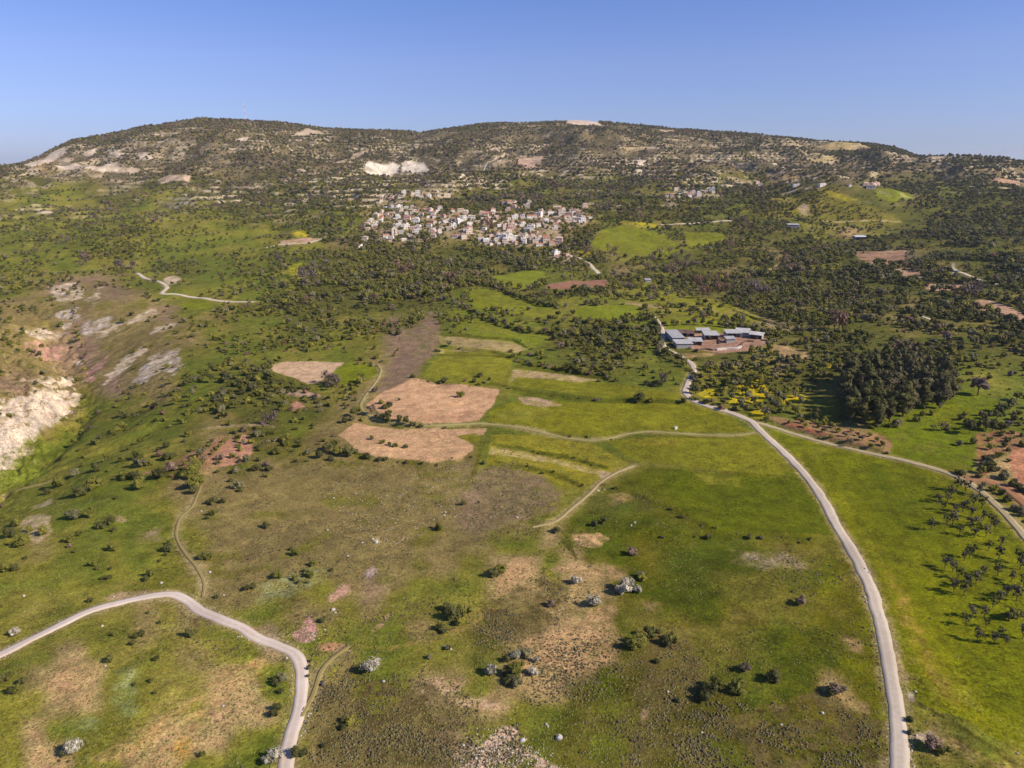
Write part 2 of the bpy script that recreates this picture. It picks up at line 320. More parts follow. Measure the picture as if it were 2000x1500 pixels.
for pts in ([(960,745),(1040,762),(1050,766),(950,752)], [(700,800),(740,815),(780,828),(850,830),(960,828),(960,832),(850,834),(770,832),(730,822)], [(1000,830),(1180,855),(1180,860),(1000,838)], [(1010,712),(1100,724),(1190,738),(1190,744),(1100,730),(1005,718)], [(860,690),(990,692),(1000,697),(860,695)], [(860,650),(1000,660),(1000,664),(860,655)], [(940,852),(930,900),(905,960),(930,920),(950,860)], [(1180,856),(1300,850),(1460,853),(1460,856),(1300,855)]):
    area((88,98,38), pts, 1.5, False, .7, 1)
# the plot between the tracks
area((134,140,56), [(960,850),(1040,848),(1160,868),(1225,905),(1160,945),(1110,958),(1040,925),(950,905)], 3, True, .85, 2)
area((182,160,108), [(960,872),(1000,876),(1060,890),(1120,905),(1180,920),(1160,926),(1080,905),(1000,892),(955,888)], 2, True, .6, 2)
area((182,156,112), [(1165,922),(1185,920),(1200,925),(1175,938)], 3, True, .8)
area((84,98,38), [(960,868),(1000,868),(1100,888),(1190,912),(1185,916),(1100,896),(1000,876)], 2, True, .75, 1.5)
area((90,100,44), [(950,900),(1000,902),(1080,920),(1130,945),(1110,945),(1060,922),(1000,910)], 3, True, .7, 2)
area((134,114,80), [(940,915),(1000,905),(1060,930),(1100,960),(1085,1000),(1000,1020),(935,1050),(915,1020),(935,970)], 8, True, .8, 8)
area((84,103,16), [(1270,912),(1380,925),(1560,936),(1600,985),(1635,1045),(1480,1040),(1390,1040),(1330,1000),(1270,960),(1230,940)], 8, True, .95, 4)
area((92,104,28), [(1200,935),(1260,915),(1290,920),(1310,980),(1370,1030),(1290,1000),(1200,965)], 8, True, .8, 4)
area((86,96,40), [(1165,955),(1200,955),(1280,985),(1380,1020),(1400,1038),(1330,1025),(1230,990)], 4, True, .6, 6)
area((150,140,60), [(1360,925),(1440,935),(1450,950),(1380,945)], 6, True, .5, 5)
# right fields
area((104,120,18), [(1492,835),(1600,868),(1700,892),(1800,914),(1850,932),(1920,970),(1970,1020),(2060,1120),(2060,1500),(1960,1450),(1880,1405),(1790,1372),(1760,1290),(1735,1200),(1700,1110),(1650,1025),(1600,950),(1550,890)], 2, True, .9, 2)
area((140,134,34), [(1630,960),(1660,980),(1720,1080),(1790,1200),(1850,1330),(1900,1400),(1860,1390),(1790,1280),(1740,1160),(1680,1050)], 20, True, .5, 8)
area((164,134,60), [(1730,1120),(1760,1150),(1800,1230),(1830,1310),(1860,1370),(1820,1330),(1780,1240)], 14, True, .55, 10)
area((88,108,16), [(1680,900),(1800,930),(1840,980),(1830,1060),(1760,1040),(1690,960)], 25, True, .7, 8)
area((90,108,16), [(1880,1260),(1960,1290),(2020,1400),(2020,1440),(1940,1380)], 20, True, .6, 8)
area((100,124,24), [(1690,822),(1760,800),(1850,770),(1900,760),(1960,790),(1900,830),(1905,870),(1905,922),(1830,912),(1740,890),(1745,862),(1700,840)], 4, False, .9, 3)
area((112,128,36), [(1800,800),(1860,790),(1900,800),(1890,830),(1830,830)], 8, False, .6)
area((166,126,90), [(1500,812),(1560,820),(1640,832),(1720,850),(1745,868),(1735,884),(1680,876),(1600,855),(1510,828)], 3, False, .85, 3)
area((160,96,72), [(1520,822),(1560,828),(1620,848),(1610,854),(1550,838)], 2, True, .7, 2)
area((176,126,90), [(1915,850),(1960,840),(2010,850),(2010,880),(1960,885),(1930,900),(1920,870)], 5, False, .7, 6)
area((192,134,98), [(1968,892),(1985,878),(2020,868),(2020,975),(1985,942)], 2, True, 1, 1, .3)
area((170,118,76), [(1906,848),(1916,846),(1918,880),(1930,925),(1912,930),(1910,890)], 2, True, .9)
area((206,186,160), [(1772,1350),(1786,1352),(1788,1370),(1774,1370)], 2, True, .8, 2)
# farm
area((176,136,112), [(1335,652),(1420,650),(1490,655),(1500,668),(1480,684),(1400,690),(1350,680)], 2, True, .95, 3)
area((196,160,110), [(1495,670),(1540,676),(1575,688),(1580,700),(1540,700),(1505,684)], 3, True, .9, 3)
area((186,150,100), [(1320,690),(1360,690),(1400,690),(1390,696),(1330,698)], 2, True, .7)
# yellow flowers near the olives
area((196,176,20), [(1365,768),(1385,760),(1400,765),(1395,775),(1372,778)], 3, False, .85, 4)
area((206,180,16), [(1430,770),(1450,745),(1480,740),(1500,755),(1510,770),(1480,785),(1450,790),(1420,790)], 4, False, .85, 6)
area((206,180,16), [(1525,775),(1560,768),(1585,778),(1560,785),(1530,788)], 2, False, .9, 3)
area((206,180,16), [(1460,800),(1490,798),(1510,805),(1490,818),(1470,815)], 3, False, .85, 3)
area((206,180,16), [(1612,712),(1625,708),(1632,722),(1618,726)], 2, False, .9, 2)
area((214,160,20), [(340,1450),(360,1440),(372,1455),(362,1480),(345,1478)], 8, False, .75, 6)
area((180,170,20), [(570,1340),(580,1310),(580,1370),(574,1390)], 3, False, .7, 3)
# left mid: red soil
area((196,142,112), [(430,880),(450,856),(480,848),(494,856),(494,880),(480,902),(430,912),(400,900)], 2, False, .95, 3)
area((176,130,94), [(345,900),(380,880),(420,860),(440,850),(440,870),(420,900),(400,915),(360,918)], 3, False, .7, 5)
area((190,140,104), [(275,924),(300,918),(305,922),(280,928)], 2, True, .7)
area((196,160,130), [(545,765),(590,762),(620,770),(640,780),(600,775),(555,772)], 2, False, .8, 4)
area((196,140,116), [(568,790),(580,784),(594,794),(585,802),(572,804)], 2, True, .8, 2)
area((176,150,110), [(390,838),(440,830),(530,828),(535,834),(450,836),(395,842)], 2, False, .6, 3)
# foreground bare patches
PT = (196,156,110)
for c, op, s, rg, pts in ((PT,.75,4,5,[(1120,1045),(1170,1040),(1190,1052),(1165,1070),(1125,1068)]), (PT,.7,8,8,[(975,1130),(1000,1095),(1035,1090),(1030,1120),(990,1160),(960,1170)]),
  (PT,.55,14,10,[(1050,1110),(1140,1100),(1230,1110),(1220,1130),(1130,1125)]), (PT,.6,16,14,[(1020,1250),(1080,1230),(1180,1215),(1220,1240),(1200,1290),(1120,1330),(1070,1340),(1060,1290)]),
  (PT,.55,10,8,[(1140,1190),(1200,1180),(1200,1215),(1150,1215)]), (PT,.45,10,8,[(1255,1175),(1290,1180),(1270,1200)]),
  ((216,180,150),.85,4,10,[(893,1470),(905,1450),(940,1440),(985,1420),(1010,1430),(1015,1460),(1060,1480),(1100,1505),(900,1505)]),
  ((206,170,136),.5,10,14,[(800,1330),(850,1320),(880,1350),(870,1380),(830,1370)]), ((206,168,136),.5,10,12,[(890,1370),(950,1362),(990,1380),(940,1390)]),
  ((200,160,120),.5,8,8,[(885,1330),(905,1320),(915,1330),(895,1342)]), ((206,150,136),.85,3,4,[(573,1240),(590,1222),(605,1205),(622,1235),(612,1252),(585,1254)]),
  ((206,150,110),.7,4,4,[(620,1258),(670,1256),(684,1266),(660,1275),(625,1268)]), ((190,150,110),.6,3,3,[(722,1235),(750,1205),(765,1195),(750,1220),(728,1236)]),
  ((206,160,130),.7,6,6,[(640,1165),(670,1140),(690,1142),(670,1165),(645,1175)]), ((210,180,170),.7,5,6,[(712,1120),(730,1105),(735,1118),(720,1132)]),
  ((210,190,150),.6,3,4,[(728,1055),(740,1048),(742,1058),(732,1063)]),
  (PT,.75,10,8,[(90,1325),(120,1315),(145,1325),(150,1350),(120,1345),(95,1340)]), ((190,150,90),.42,16,12,[(180,1475),(240,1440),(330,1390),(400,1350),(430,1330),(400,1370),(320,1430),(230,1490),(180,1505)]),
  ((194,152,94),.5,16,12,[(250,1500),(330,1450),(400,1380),(400,1330),(440,1310),(520,1280),(540,1265),(545,1280),(480,1320),(420,1370),(380,1430),(340,1505)]),
  (PT,.7,8,6,[(405,1390),(440,1385),(445,1405),(415,1412)]), ((206,170,130),.5,4,6,[(200,1170),(235,1155),(290,1152),(300,1160),(240,1172)]), ((190,120,100),.6,4,5,[(420,1195),(460,1215),(500,1228),(495,1235),(440,1210)]),
  ((206,180,140),.6,3,5,[(40,1020),(60,1005),(90,1002),(100,1030),(110,1035),(75,1060),(45,1050)]), ((206,180,150),.5,5,5,[(60,990),(100,975),(108,980),(80,992)]),
  ((196,160,130),.5,6,5,[(220,1005),(240,1005),(242,1018),(225,1018)]), ((180,150,120),.45,10,10,[(270,1040),(310,1030),(310,1060),(275,1070)]),
  ((172,180,130),.45,10,14,[(230,1310),(260,1300),(265,1390),(240,1410),(220,1360)]), ((172,180,130),.4,10,14,[(130,1410),(200,1400),(190,1430),(140,1425)]), ((160,170,130),.35,10,14,[(500,1140),(620,1110),(640,1130),(560,1165),(510,1175)]),
  ((206,176,150),.35,14,14,[(1440,1075),(1500,1080),(1560,1090),(1580,1110),(1500,1110),(1450,1100)]), ((190,156,100),.6,8,6,[(1640,1360),(1700,1375),(1700,1390),(1650,1385)]),
  ((200,160,110),.5,8,8,[(1645,1245),(1680,1250),(1680,1275),(1650,1270)]), ((190,160,96),.5,8,10,[(1180,965),(1230,960),(1250,975),(1200,985)]),
  ((212,186,160),.8,4,5,[(1775,1440),(1790,1430),(1820,1430),(1840,1445),(1800,1450)]), ((180,150,90),.5,8,6,[(1840,1440),(1900,1460),(1960,1500),(1900,1490)]),
  ((206,160,130),.5,6,6,[(1245,1395),(1262,1380),(1270,1395),(1255,1410)]), ((90,110,30),.5,12,12,[(1160,1380),(1230,1350),(1250,1400),(1200,1500),(1150,1500)]),
  ((88,104,40),.4,14,14,[(230,1350),(290,1330),(240,1450),(180,1500),(150,1480)])):
    area(c, pts, s, True, op, rg)
area((160,134,66), [(700,1260),(760,1264),(850,1244),(920,1218),(955,1188),(985,1184),(960,1196),(925,1224),(855,1252),(762,1270),(700,1266)], 3, False, .5, 3)
for pts in ([(1262,1250),(1330,1240),(1372,1280),(1365,1350),(1300,1400),(1250,1360)], [(1400,1400),(1600,1350),(1740,1420),(1745,1510),(1480,1510)], [(940,1185),(1060,1130),(1112,1150),(1060,1240),(945,1252)], [(620,1360),(700,1330),(840,1330),(900,1420),(880,1505),(620,1505)]):
    area((104,90,50), pts, 10, False, .72, 14)
# dark wet ditch along the field edge, bottom right
area((60,66,28), [(1790,1368),(1850,1400),(1900,1430),(1960,1470),(2010,1500),(1985,1500),(1930,1462),(1860,1415),(1795,1380)], 3, True, .55, 3)
area((82,92,40), [(1085,1040),(1098,1036),(1115,1060),(1130,1092),(1122,1095),(1105,1070)], 2, True, .8, 3)

# ------------------------------------------------------------------ roads and tracks: image line, width (m), kind
ROADS = {
 'gravel_road': [(3.1, [(1752,1560),(1757,1500),(1757,1450),(1752,1390),(1740,1320),(1724,1230),(1702,1155),(1674,1093),(1642,1040),(1607,975),(1570,925),(1522,875),(1482,838),(1462,820),(1420,804),(1385,794),(1352,781),(1339,766),(1345,745),(1354,728),(1350,710),(1322,692),(1302,682),(1293,668),(1296,654),(1288,634),(1272,612)])],
 'gravel_track': [(2.9, [(-60,1306),(0,1279),(60,1249),(120,1219),(180,1192),(240,1176),(300,1163),(342,1162),(368,1174),(393,1194),(430,1210),(470,1226),(505,1246),(545,1262),(576,1276),(587,1300),(589,1340),(583,1390),(571,1430),(561,1470),(556,1560)])],
 'field_track': [(2.5, [(1478,826),(1520,838),(1600,862),(1700,886),(1780,903),(1850,924),(1900,948),(1950,990),(2000,1046),(2060,1120)])],
 'farm_track': [(1.35, [(1474,845),(1440,850),(1350,848),(1270,843),(1222,848),(1180,858),(1120,858),(1040,840),(950,828),(900,829),(830,832),(765,826),(722,812),(704,795),(715,770),(738,740),(744,722),(735,713)])],
 'plot_track': [(1.2, [(1238,910),(1200,925),(1172,943),(1150,965),(1120,990),(1085,1018),(1040,1030)])],
 'footpath': [(.85, [(396,1166),(399,1140),(385,1110),(365,1085),(350,1062),(344,1042),(352,1012),(375,990),(386,966),(392,950)]), (1.1, [(588,1400),(612,1355),(628,1310),(650,1285),(682,1262)]),
              (1.0, [(-40,985),(0,970),(40,955),(105,938)])],
 'red_track': [(4.0, [(1885,934),(1930,940),(1970,956),(2010,990),(2060,1040)])],
 'hill_track': [(3.6, [(268,534),(280,542),(312,551),(326,562),(317,574),(345,575),(400,583),(440,589),(498,590)]), (3.5, [(520,484),(560,477),(600,475),(620,470),(636,462)]),
                (4.5, [(1170,536),(1155,520),(1132,505),(1100,498)]), (3.6, [(1850,521),(1880,534),(1910,546),(1945,556)]), (3.5, [(900,350),(948,325),(985,300),(970,290)]),
                (3.0, [(1800,618),(1860,640)]), (4.0, [(1290,439),(1360,436),(1430,432)])],
}
ROADW = []
for k, L in ROADS.items():
    for w, pts in L: ROADW.append((k, w, W(pts)))
def smooth_line(P, step=1.6):
    P = np.asarray(P, float)
    Q = np.vstack([2*P[0]-P[1], P, 2*P[-1]-P[-2]]); out = []
    for i in range(1, len(Q)-2):
        p0, p1, p2, p3 = Q[i-1:i+3]; L = np.hypot(*(p2-p1)); n = max(2, int(L/step))
        t = np.linspace(0, 1, n, endpoint=False)[:, None]
        # centripetal-like: limit tangents
        m1 = (p2-p0)/2; m2 = (p3-p1)/2
        for m in (m1, m2):
            l = np.hypot(*m)
            if l > L: m *= L/l
        out.append((2*t**3-3*t**2+1)*p1 + (t**3-2*t**2+t)*m1 + (-2*t**3+3*t**2)*p2 + (t**3-t**2)*m2)
    out.append(P[-1:])
    return np.vstack(out)
ROADS_S = [(k, w, smooth_line(P)) for k, w, P in ROADW]
def road_clear(x, y, extra=0.0):
    ok = np.ones(len(x), bool)
    for k, w, P in ROADS_S:
        Q = P[::4]
        lo = Q.min(0)-12; hi = Q.max(0)+12
        m = np.where((x > lo[0]) & (x < hi[0]) & (y > lo[1]) & (y < hi[1]))[0]
        if len(m): ok[m[segdist(x[m], y[m], Q) < w/2+extra]] = False
    return ok
def inside(x, y, P):
    c = np.zeros(x.shape, bool); n = len(P); j = n-1
    for i in range(n):
        xi, yi = P[i]; xj, yj = P[j]
        if yi != yj:
            c ^= ((yi > y) != (yj > y)) & (x < (xj-xi)*(y-yi)/(yj-yi)+xi)
        j = i
    return c
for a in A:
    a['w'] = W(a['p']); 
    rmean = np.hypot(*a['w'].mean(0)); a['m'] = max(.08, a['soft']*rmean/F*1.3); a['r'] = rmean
STREAKS = [((1640,960),(1880,1420),[(1480,830),(2100,1000),(2100,1560),(1790,1560),(1770,1340),(1700,1110)],.7),
 ((180,1475),(540,1265),[(-100,1150),(300,1180),(560,1270),(590,1400),(560,1560),(-100,1560)],.8), ((100,960),(440,700),[(-60,960),(120,820),(460,690),(520,780),(380,980),(-60,1010)],.5),
 ((1000,720),(1300,770),[(950,700),(1340,740),(1470,840),(950,835)],.55), ((970,890),(1200,915),[(940,835),(1240,905),(1160,960),(930,930)],.55), ((1250,925),(1600,960),[(1200,900),(1570,935),(1640,1045),(1180,1045)],.6),
 ((720,800),(960,800),[(700,730),(990,730),(960,910),(650,910)],.14), ((1250,880),(1500,880),[(1180,850),(1480,850),(1560,925),(1240,905)],.55), ((820,1230),(1240,1150),[(640,1180),(1000,1040),(1660,1050),(1740,1500),(600,1500)],.38)]
def paint(x, y, z, slope, rise):
    "base colour of the soil and grass and the furrow mask, from world position"
    px, py, d = project(x, y, z)
    behind = (d < 60)
    px = np.where(behind, 900, px); py = np.where(behind, 1600, py)
    r = np.hypot(x, y)
    w1 = fbm(x/(1+r/300), y/(1+r/300), 16, 4, 61)-.5; w2 = fbm(x/(1+r/300), y/(1+r/300), 16, 4, 71)-.5
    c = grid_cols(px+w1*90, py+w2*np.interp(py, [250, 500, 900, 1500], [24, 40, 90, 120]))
    far = sm(900, 1500, y)
    # broad tone shifts of the land
    n = fbm(x, y, 60, 5, 81); c = c*(.80+.42*n)[:, None]
    n2 = fbm(x, y, 23, 4, 91); k = sm(.5, .68, n2)*.30
    c = c*(1-k[:, None]) + k[:, None]*lin((160,136,84))*(.7+.6*n[:, None])
    n3 = fbm(x, y, 11, 4, 95); k = sm(.56, .74, n3)*.38*(1-far)
    c = c*(1-k[:, None]) + k[:, None]*lin((86,100,36))
    # outcrops and terrace scarps of pale rock on the hills, following the contours
    hill = sm(1150, 1500, y)
    band = vnoise(z*1.0, x*.02, 5.0, 3); patch = fbm(x, y, 150, 3, 101); fine = fbm(x, y, 26, 3, 111)
    k = hill*sm(.60, .74, band*.5+fine*.5)*sm(.46, .60, patch)*.8
    k = np.maximum(k, hill*sm(.66, .74, vnoise(x/2.2, z*2+y*.2, 8.0, 7))*sm(.45, .60, fbm(x, y, 240, 3, 104))*.75)
    west = sm(520, 200, px)*sm(260, 300, py)*sm(360, 335, py); k = np.clip(k + west*sm(.46, .6, fine*.6+band*.4)*.9, 0, 1)
    c = c*(1-k[:, None]) + k[:, None]*lin((205,182,150))
    dk = hill*sm(.5, .7, fbm(x, y, 70, 4, 121))*.5
    c = c*(1-dk[:, None]) + dk[:, None]*lin((84,76,56))
    fur = np.zeros(len(x))
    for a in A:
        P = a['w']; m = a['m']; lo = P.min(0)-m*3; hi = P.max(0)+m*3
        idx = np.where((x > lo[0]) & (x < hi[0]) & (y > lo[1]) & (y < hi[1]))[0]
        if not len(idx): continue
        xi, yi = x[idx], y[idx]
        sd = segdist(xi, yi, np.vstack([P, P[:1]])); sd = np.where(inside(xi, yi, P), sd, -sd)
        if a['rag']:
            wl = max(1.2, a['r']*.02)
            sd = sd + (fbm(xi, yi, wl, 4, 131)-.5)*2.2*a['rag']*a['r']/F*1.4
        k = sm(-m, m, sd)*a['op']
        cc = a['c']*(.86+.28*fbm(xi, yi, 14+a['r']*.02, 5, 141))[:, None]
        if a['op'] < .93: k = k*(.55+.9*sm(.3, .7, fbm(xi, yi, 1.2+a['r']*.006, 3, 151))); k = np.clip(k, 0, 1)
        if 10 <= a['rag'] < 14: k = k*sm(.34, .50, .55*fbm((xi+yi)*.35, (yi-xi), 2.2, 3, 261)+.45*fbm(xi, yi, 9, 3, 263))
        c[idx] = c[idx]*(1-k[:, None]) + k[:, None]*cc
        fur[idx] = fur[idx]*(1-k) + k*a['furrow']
    # mowing lines and slope-wise streaks of the grass
    for (ax, ay), (bx, by), poly, amp in STREAKS:
        q = np.where(inside(px, py, np.array(poly, float)))[0]
        if not len(q): continue
        D_ = W([(ax, ay), (bx, by)]); t_ = D_[1]-D_[0]; t_ /= np.hypot(*t_)
        a_ = (x[q]*t_[0]+y[q]*t_[1])/24; b_ = x[q]*-t_[1]+y[q]*t_[0]
        s_ = .6*fbm(a_, b_, 2.6, 3, 191)+.4*fbm(a_, b_, 9, 2, 192)-.5
        sd_ = segdist(px[q], py[q], np.array(poly+poly[:1], float)); e_ = sm(0, 40, sd_)
        c[q] *= (1+amp*s_*e_)[:, None]; c[q, 0] *= 1+amp*.2*s_*e_
    # bare marl on the steep faces of the gully, rock on the risers of the hill terraces, weeds on the field banks
    q = np.where((x > -420) & (x < 0) & (y > 100) & (y < 640))[0]
    dg = segdist(x[q], y[q], GULLY); k = sm(.46, .80, slope[q]+.3*(fbm(x[q], y[q], 6, 3, 241)-.5))*sm(75, 40, dg)*sm(.36, .48, fbm(x[q], y[q], 40, 3, 242))*sm(14, -4, x[q]-np.interp(y[q], GULLY[:, 1], GULLY[:, 0]))
    PC = np.array([(-60,775),(60,765),(150,742),(162,790),(110,822),(50,858),(0,905),(-60,935)], float); sdc = segdist(px[q], py[q], np.vstack([PC, PC[:1]])); sdc = np.where(inside(px[q], py[q], PC), sdc, -sdc)
    k = k*(.25+.75*sm(-22, 12, sdc+(fbm(x[q], y[q], 20, 3, 246)-.5)*50))
    k = sm(.28, .62, k+.5*(fbm(x[q], y[q], 2.4, 3, 244)-.5))*.88
    tone_ = fbm(x[q], y[q], 24, 3, 243)[:, None]; mc = lin(PW)*(1-sm(.45, .62, tone_)) + lin(GY_)*sm(.45, .62, tone_)
    mc = mc*(.8+.4*fbm(x[q], y[q], 4, 3, 245))[:, None]
    c[q] = c[q]*(1-k[:, None]) + k[:, None]*mc
    k = np.clip(rise*sm(.40, .60, fbm(x, y, 34, 3, 247))*1.1, 0, .9); c = c*(1-k[:, None]) + k[:, None]*lin((222,202,172))
    q = np.where((y > 120) & (y < 760) & (x > -260) & (x < 260))[0]
    for P, h in BANKS:
        qq = q[(x[q] > P[0, 0]) & (x[q] < P[-1, 0])]
        if not len(qq): continue
        s_ = y[qq]-np.interp(x[qq], P[:, 0], P[:, 1]); wdt = 1.4+1.6*fbm(x[qq], y[qq], 8, 3, 251); k = sm(1.0, .2, np.abs(s_+.4)/wdt)*.5*sm(.3, .55, fbm(x[qq], y[qq], 12, 3, 255))
        c[qq] = c[qq]*(1-k[:, None]) + k[:, None]*lin((84,88,38))*(.8+.5*fbm(x[qq], y[qq], 3, 3, 253))[:, None]
    # trodden, stony verges of the roads
    for kind, w, P in ROADS_S:
        Q = P[::4]; lo = Q.min(0)-8; hi = Q.max(0)+8
        idx = np.where((x > lo[0]) & (x < hi[0]) & (y > lo[1]) & (y < hi[1]))[0]
        if not len(idx): continue
        sd = segdist(x[idx], y[idx], Q) - w/2
        k = sm(2.2, .0, sd + 2.2*(fbm(x[idx], y[idx], 3, 3, 161)-.5))*.6
        c[idx] = c[idx]*(1-k[:, None]) + k[:, None]*lin((176,154,112) if kind not in ('red_track',) else (170,124,90))
    return c, fur
KALB = .80
def rgba(c):
    c = c.copy(); g_ = np.clip(1-c[:, 2]/np.maximum(c[:, 0], 1e-4), 0, 1); c[:, 2] *= 1-.45*sm(.35, .8, g_)*sm(.72, .9, c[:, 1]/np.maximum(c[:, 0], 1e-4))
    return np.concatenate([np.clip(c*KALB, 0, 1), np.ones((len(c), 1))], 1)
# ------------------------------------------------------------------ node helpers
def newmat(name, rough=.9, spec=.15):
    m = bpy.data.materials.new(name); m.use_nodes = True
    nt = m.node_tree; b = nt.nodes['Principled BSDF']
    b.inputs['Roughness'].default_value = rough; b.inputs['Specular IOR Level'].default_value = spec
    return m, nt, b
def N(nt, t, **kw):
    n = nt.nodes.new(t)
    for k, v in kw.items():
        if k in n.inputs: n.inputs[k].default_value = v
        else: setattr(n, k, v)
    return n
def mathn(nt, op, a, b=None, c=None, clamp=False):
    n = nt.nodes.new('ShaderNodeMath'); n.operation = op; n.use_clamp = clamp
    for i, v in enumerate((a, b, c)):
        if v is None: continue
        if isinstance(v, (int, float)): n.inputs[i].default_value = v
        else: nt.links.new(v, n.inputs[i])
    return n.outputs[0]
def mixc(nt, f, a, b, mode='MIX'):
    n = nt.nodes.new('ShaderNodeMix'); n.data_type = 'RGBA'; n.blend_type = mode
    for s, v in ((n.inputs[0], f), (n.inputs[6], a), (n.inputs[7], b)):
        if isinstance(v, (int, float)): s.default_value = v
        elif isinstance(v, (tuple, list)): s.default_value = (*v[:3], 1)
        else: nt.links.new(v, s)
    return n.outputs[2]
def noise(nt, vec, scale, detail=3, rough=.6):
    n = nt.nodes.new('ShaderNodeTexNoise'); n.inputs['Scale'].default_value = scale
    n.inputs['Detail'].default_value = detail; n.inputs['Roughness'].default_value = rough
    nt.links.new(vec, n.inputs['Vector']); return n.outputs['Fac']
def ramp(nt, f, lo, hi, a=0., b=1.):
    n = nt.nodes.new('ShaderNodeMapRange'); n.inputs[1].default_value = lo; n.inputs[2].default_value = hi
    n.inputs[3].default_value = a; n.inputs[4].default_value = b; nt.links.new(f, n.inputs[0]); return n.outputs[0]
def bump(nt, b, h, strength=.4, dist=.3):
    n = nt.nodes.new('ShaderNodeBump'); n.inputs['Strength'].default_value = strength; n.inputs['Distance'].default_value = dist
    nt.links.new(h, n.inputs['Height']); nt.links.new(n.outputs[0], b.inputs['Normal'])
# ground material: painted land cover broken up by grass, soil crumbs and furrows
gm, nt, b = newmat('soil_and_grass', .95, .08)
att = N(nt, 'ShaderNodeAttribute'); att.attribute_name = 'cover'
fa = N(nt, 'ShaderNodeAttribute'); fa.attribute_name = 'furrow'
geo = N(nt, 'ShaderNodeNewGeometry'); P_ = geo.outputs['Position']
n1 = noise(nt, P_, 1.6, 5, .7); n2 = noise(nt, P_, .22, 5, .65); n3 = noise(nt, P_, .03, 5, .65)
n0 = noise(nt, P_, 5.0, 4, .75)
v = mathn(nt, 'MULTIPLY', ramp(nt, n1, .3, .7, .50, 1.50), ramp(nt, n2, .3, .7, .66, 1.34))
v = mathn(nt, 'MULTIPLY', v, ramp(nt, n0, .3, .7, .55, 1.45))
v = mathn(nt, 'MULTIPLY', v, ramp(nt, n3, .3, .7, .84, 1.16))
# dark tussock flecks and pale dry tufts scattered through the grass
fl = noise(nt, P_, .85, 3, .55); fl2 = noise(nt, P_, 1.15, 2, .5); pm = noise(nt, P_, .045, 4, .6)
am = mathn(nt, 'MULTIPLY', ramp(nt, pm, .40, .58), mathn(nt, 'SUBTRACT', 1.0, fa.outputs['Fac'], None, True))
v = mathn(nt, 'MULTIPLY', v, mathn(nt, 'SUBTRACT', 1.0, mathn(nt, 'MULTIPLY', ramp(nt, fl, .54, .62, 0., .42), am)))
v = mathn(nt, 'MULTIPLY', v, mathn(nt, 'ADD', 1.0, mathn(nt, 'MULTIPLY', ramp(nt, fl2, .60, .68, 0., .38), am)))
hsv = nt.nodes.new('ShaderNodeHueSaturation'); nt.links.new(att.outputs['Color'], hsv.inputs['Color'])
nt.links.new(ramp(nt, noise(nt, P_, .7, 4, .7), .3, .7, .482, .518), hsv.inputs['Hue'])
nt.links.new(v, hsv.inputs['Value'])
# furrow lines, curving with the slope
mp = nt.nodes.new('ShaderNodeMapping'); mp.inputs['Rotation'].default_value = (0, 0, .35); nt.links.new(P_, mp.inputs['Vector'])
wv = nt.nodes.new('ShaderNodeTexWave'); wv.inputs['Scale'].default_value = .16; wv.inputs['Distortion'].default_value = 2.5; wv.inputs['Detail'].default_value = 2; wv.inputs['Detail Scale'].default_value = .3
nt.links.new(mp.outputs[0], wv.inputs['Vector'])
fw = mathn(nt, 'MULTIPLY', wv.outputs['Fac'], fa.outputs['Fac'])
colr = mixc(nt, mathn(nt, 'MULTIPLY', fw, .22), hsv.outputs[0], (.34, .20, .12))
nt.links.new(colr, b.inputs['Base Color'])
bump(nt, b, mathn(nt, 'ADD', n1, mathn(nt, 'MULTIPLY', n2, 2.0)), .55, .35)

rg = np.hypot(GX, GY); tg = TH[:, None]+0*rg
gr_ = np.gradient(GZ, axis=1)/np.maximum(np.gradient(rg, axis=1), .1); gt_ = np.gradient(GZ, axis=0)/np.maximum(np.gradient(tg, axis=0)*rg, .1)
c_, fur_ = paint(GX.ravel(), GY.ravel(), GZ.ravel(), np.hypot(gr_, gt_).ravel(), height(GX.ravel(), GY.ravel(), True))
me = bpy.data.meshes.new('ground')
nv = NT*NR
me.vertices.add(nv); me.vertices.foreach_set('co', np.stack([GX, GY, GZ], -1).astype(np.float32).ravel())
ii = np.arange(NT)[:, None]; jj = np.arange(NR-1)[None, :]
i2 = (ii+1) % NT
q = np.stack([ii*NR+jj, i2*NR+jj, i2*NR+jj+1, ii*NR+jj+1], -1).reshape(-1, 4)[:, ::-1]
def mesh_faces(me, q):
    k = q.shape[1]
    me.loops.add(q.size); me.loops.foreach_set('vertex_index', q.astype(np.int32).ravel())
    me.polygons.add(len(q)); me.polygons.foreach_set('loop_start', np.arange(0, q.size, k, dtype=np.int32))
    me.polygons.foreach_set('loop_total', np.full(len(q), k, np.int32))
    me.update(calc_edges=True)
mesh_faces(me, q)
me.polygons.foreach_set('use_smooth', np.ones(len(q), bool))
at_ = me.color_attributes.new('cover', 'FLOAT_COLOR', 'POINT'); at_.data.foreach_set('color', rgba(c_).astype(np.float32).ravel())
fa_ = me.attributes.new('furrow', 'FLOAT', 'POINT'); fa_.data.foreach_set('value', fur_.astype(np.float32))
me.materials.append(gm)
go = bpy.data.objects.new('ground', me); col.objects.link(go); go['kind'] = 'structure'
print('first normal z', me.polygons[NR*20+50].normal.z)
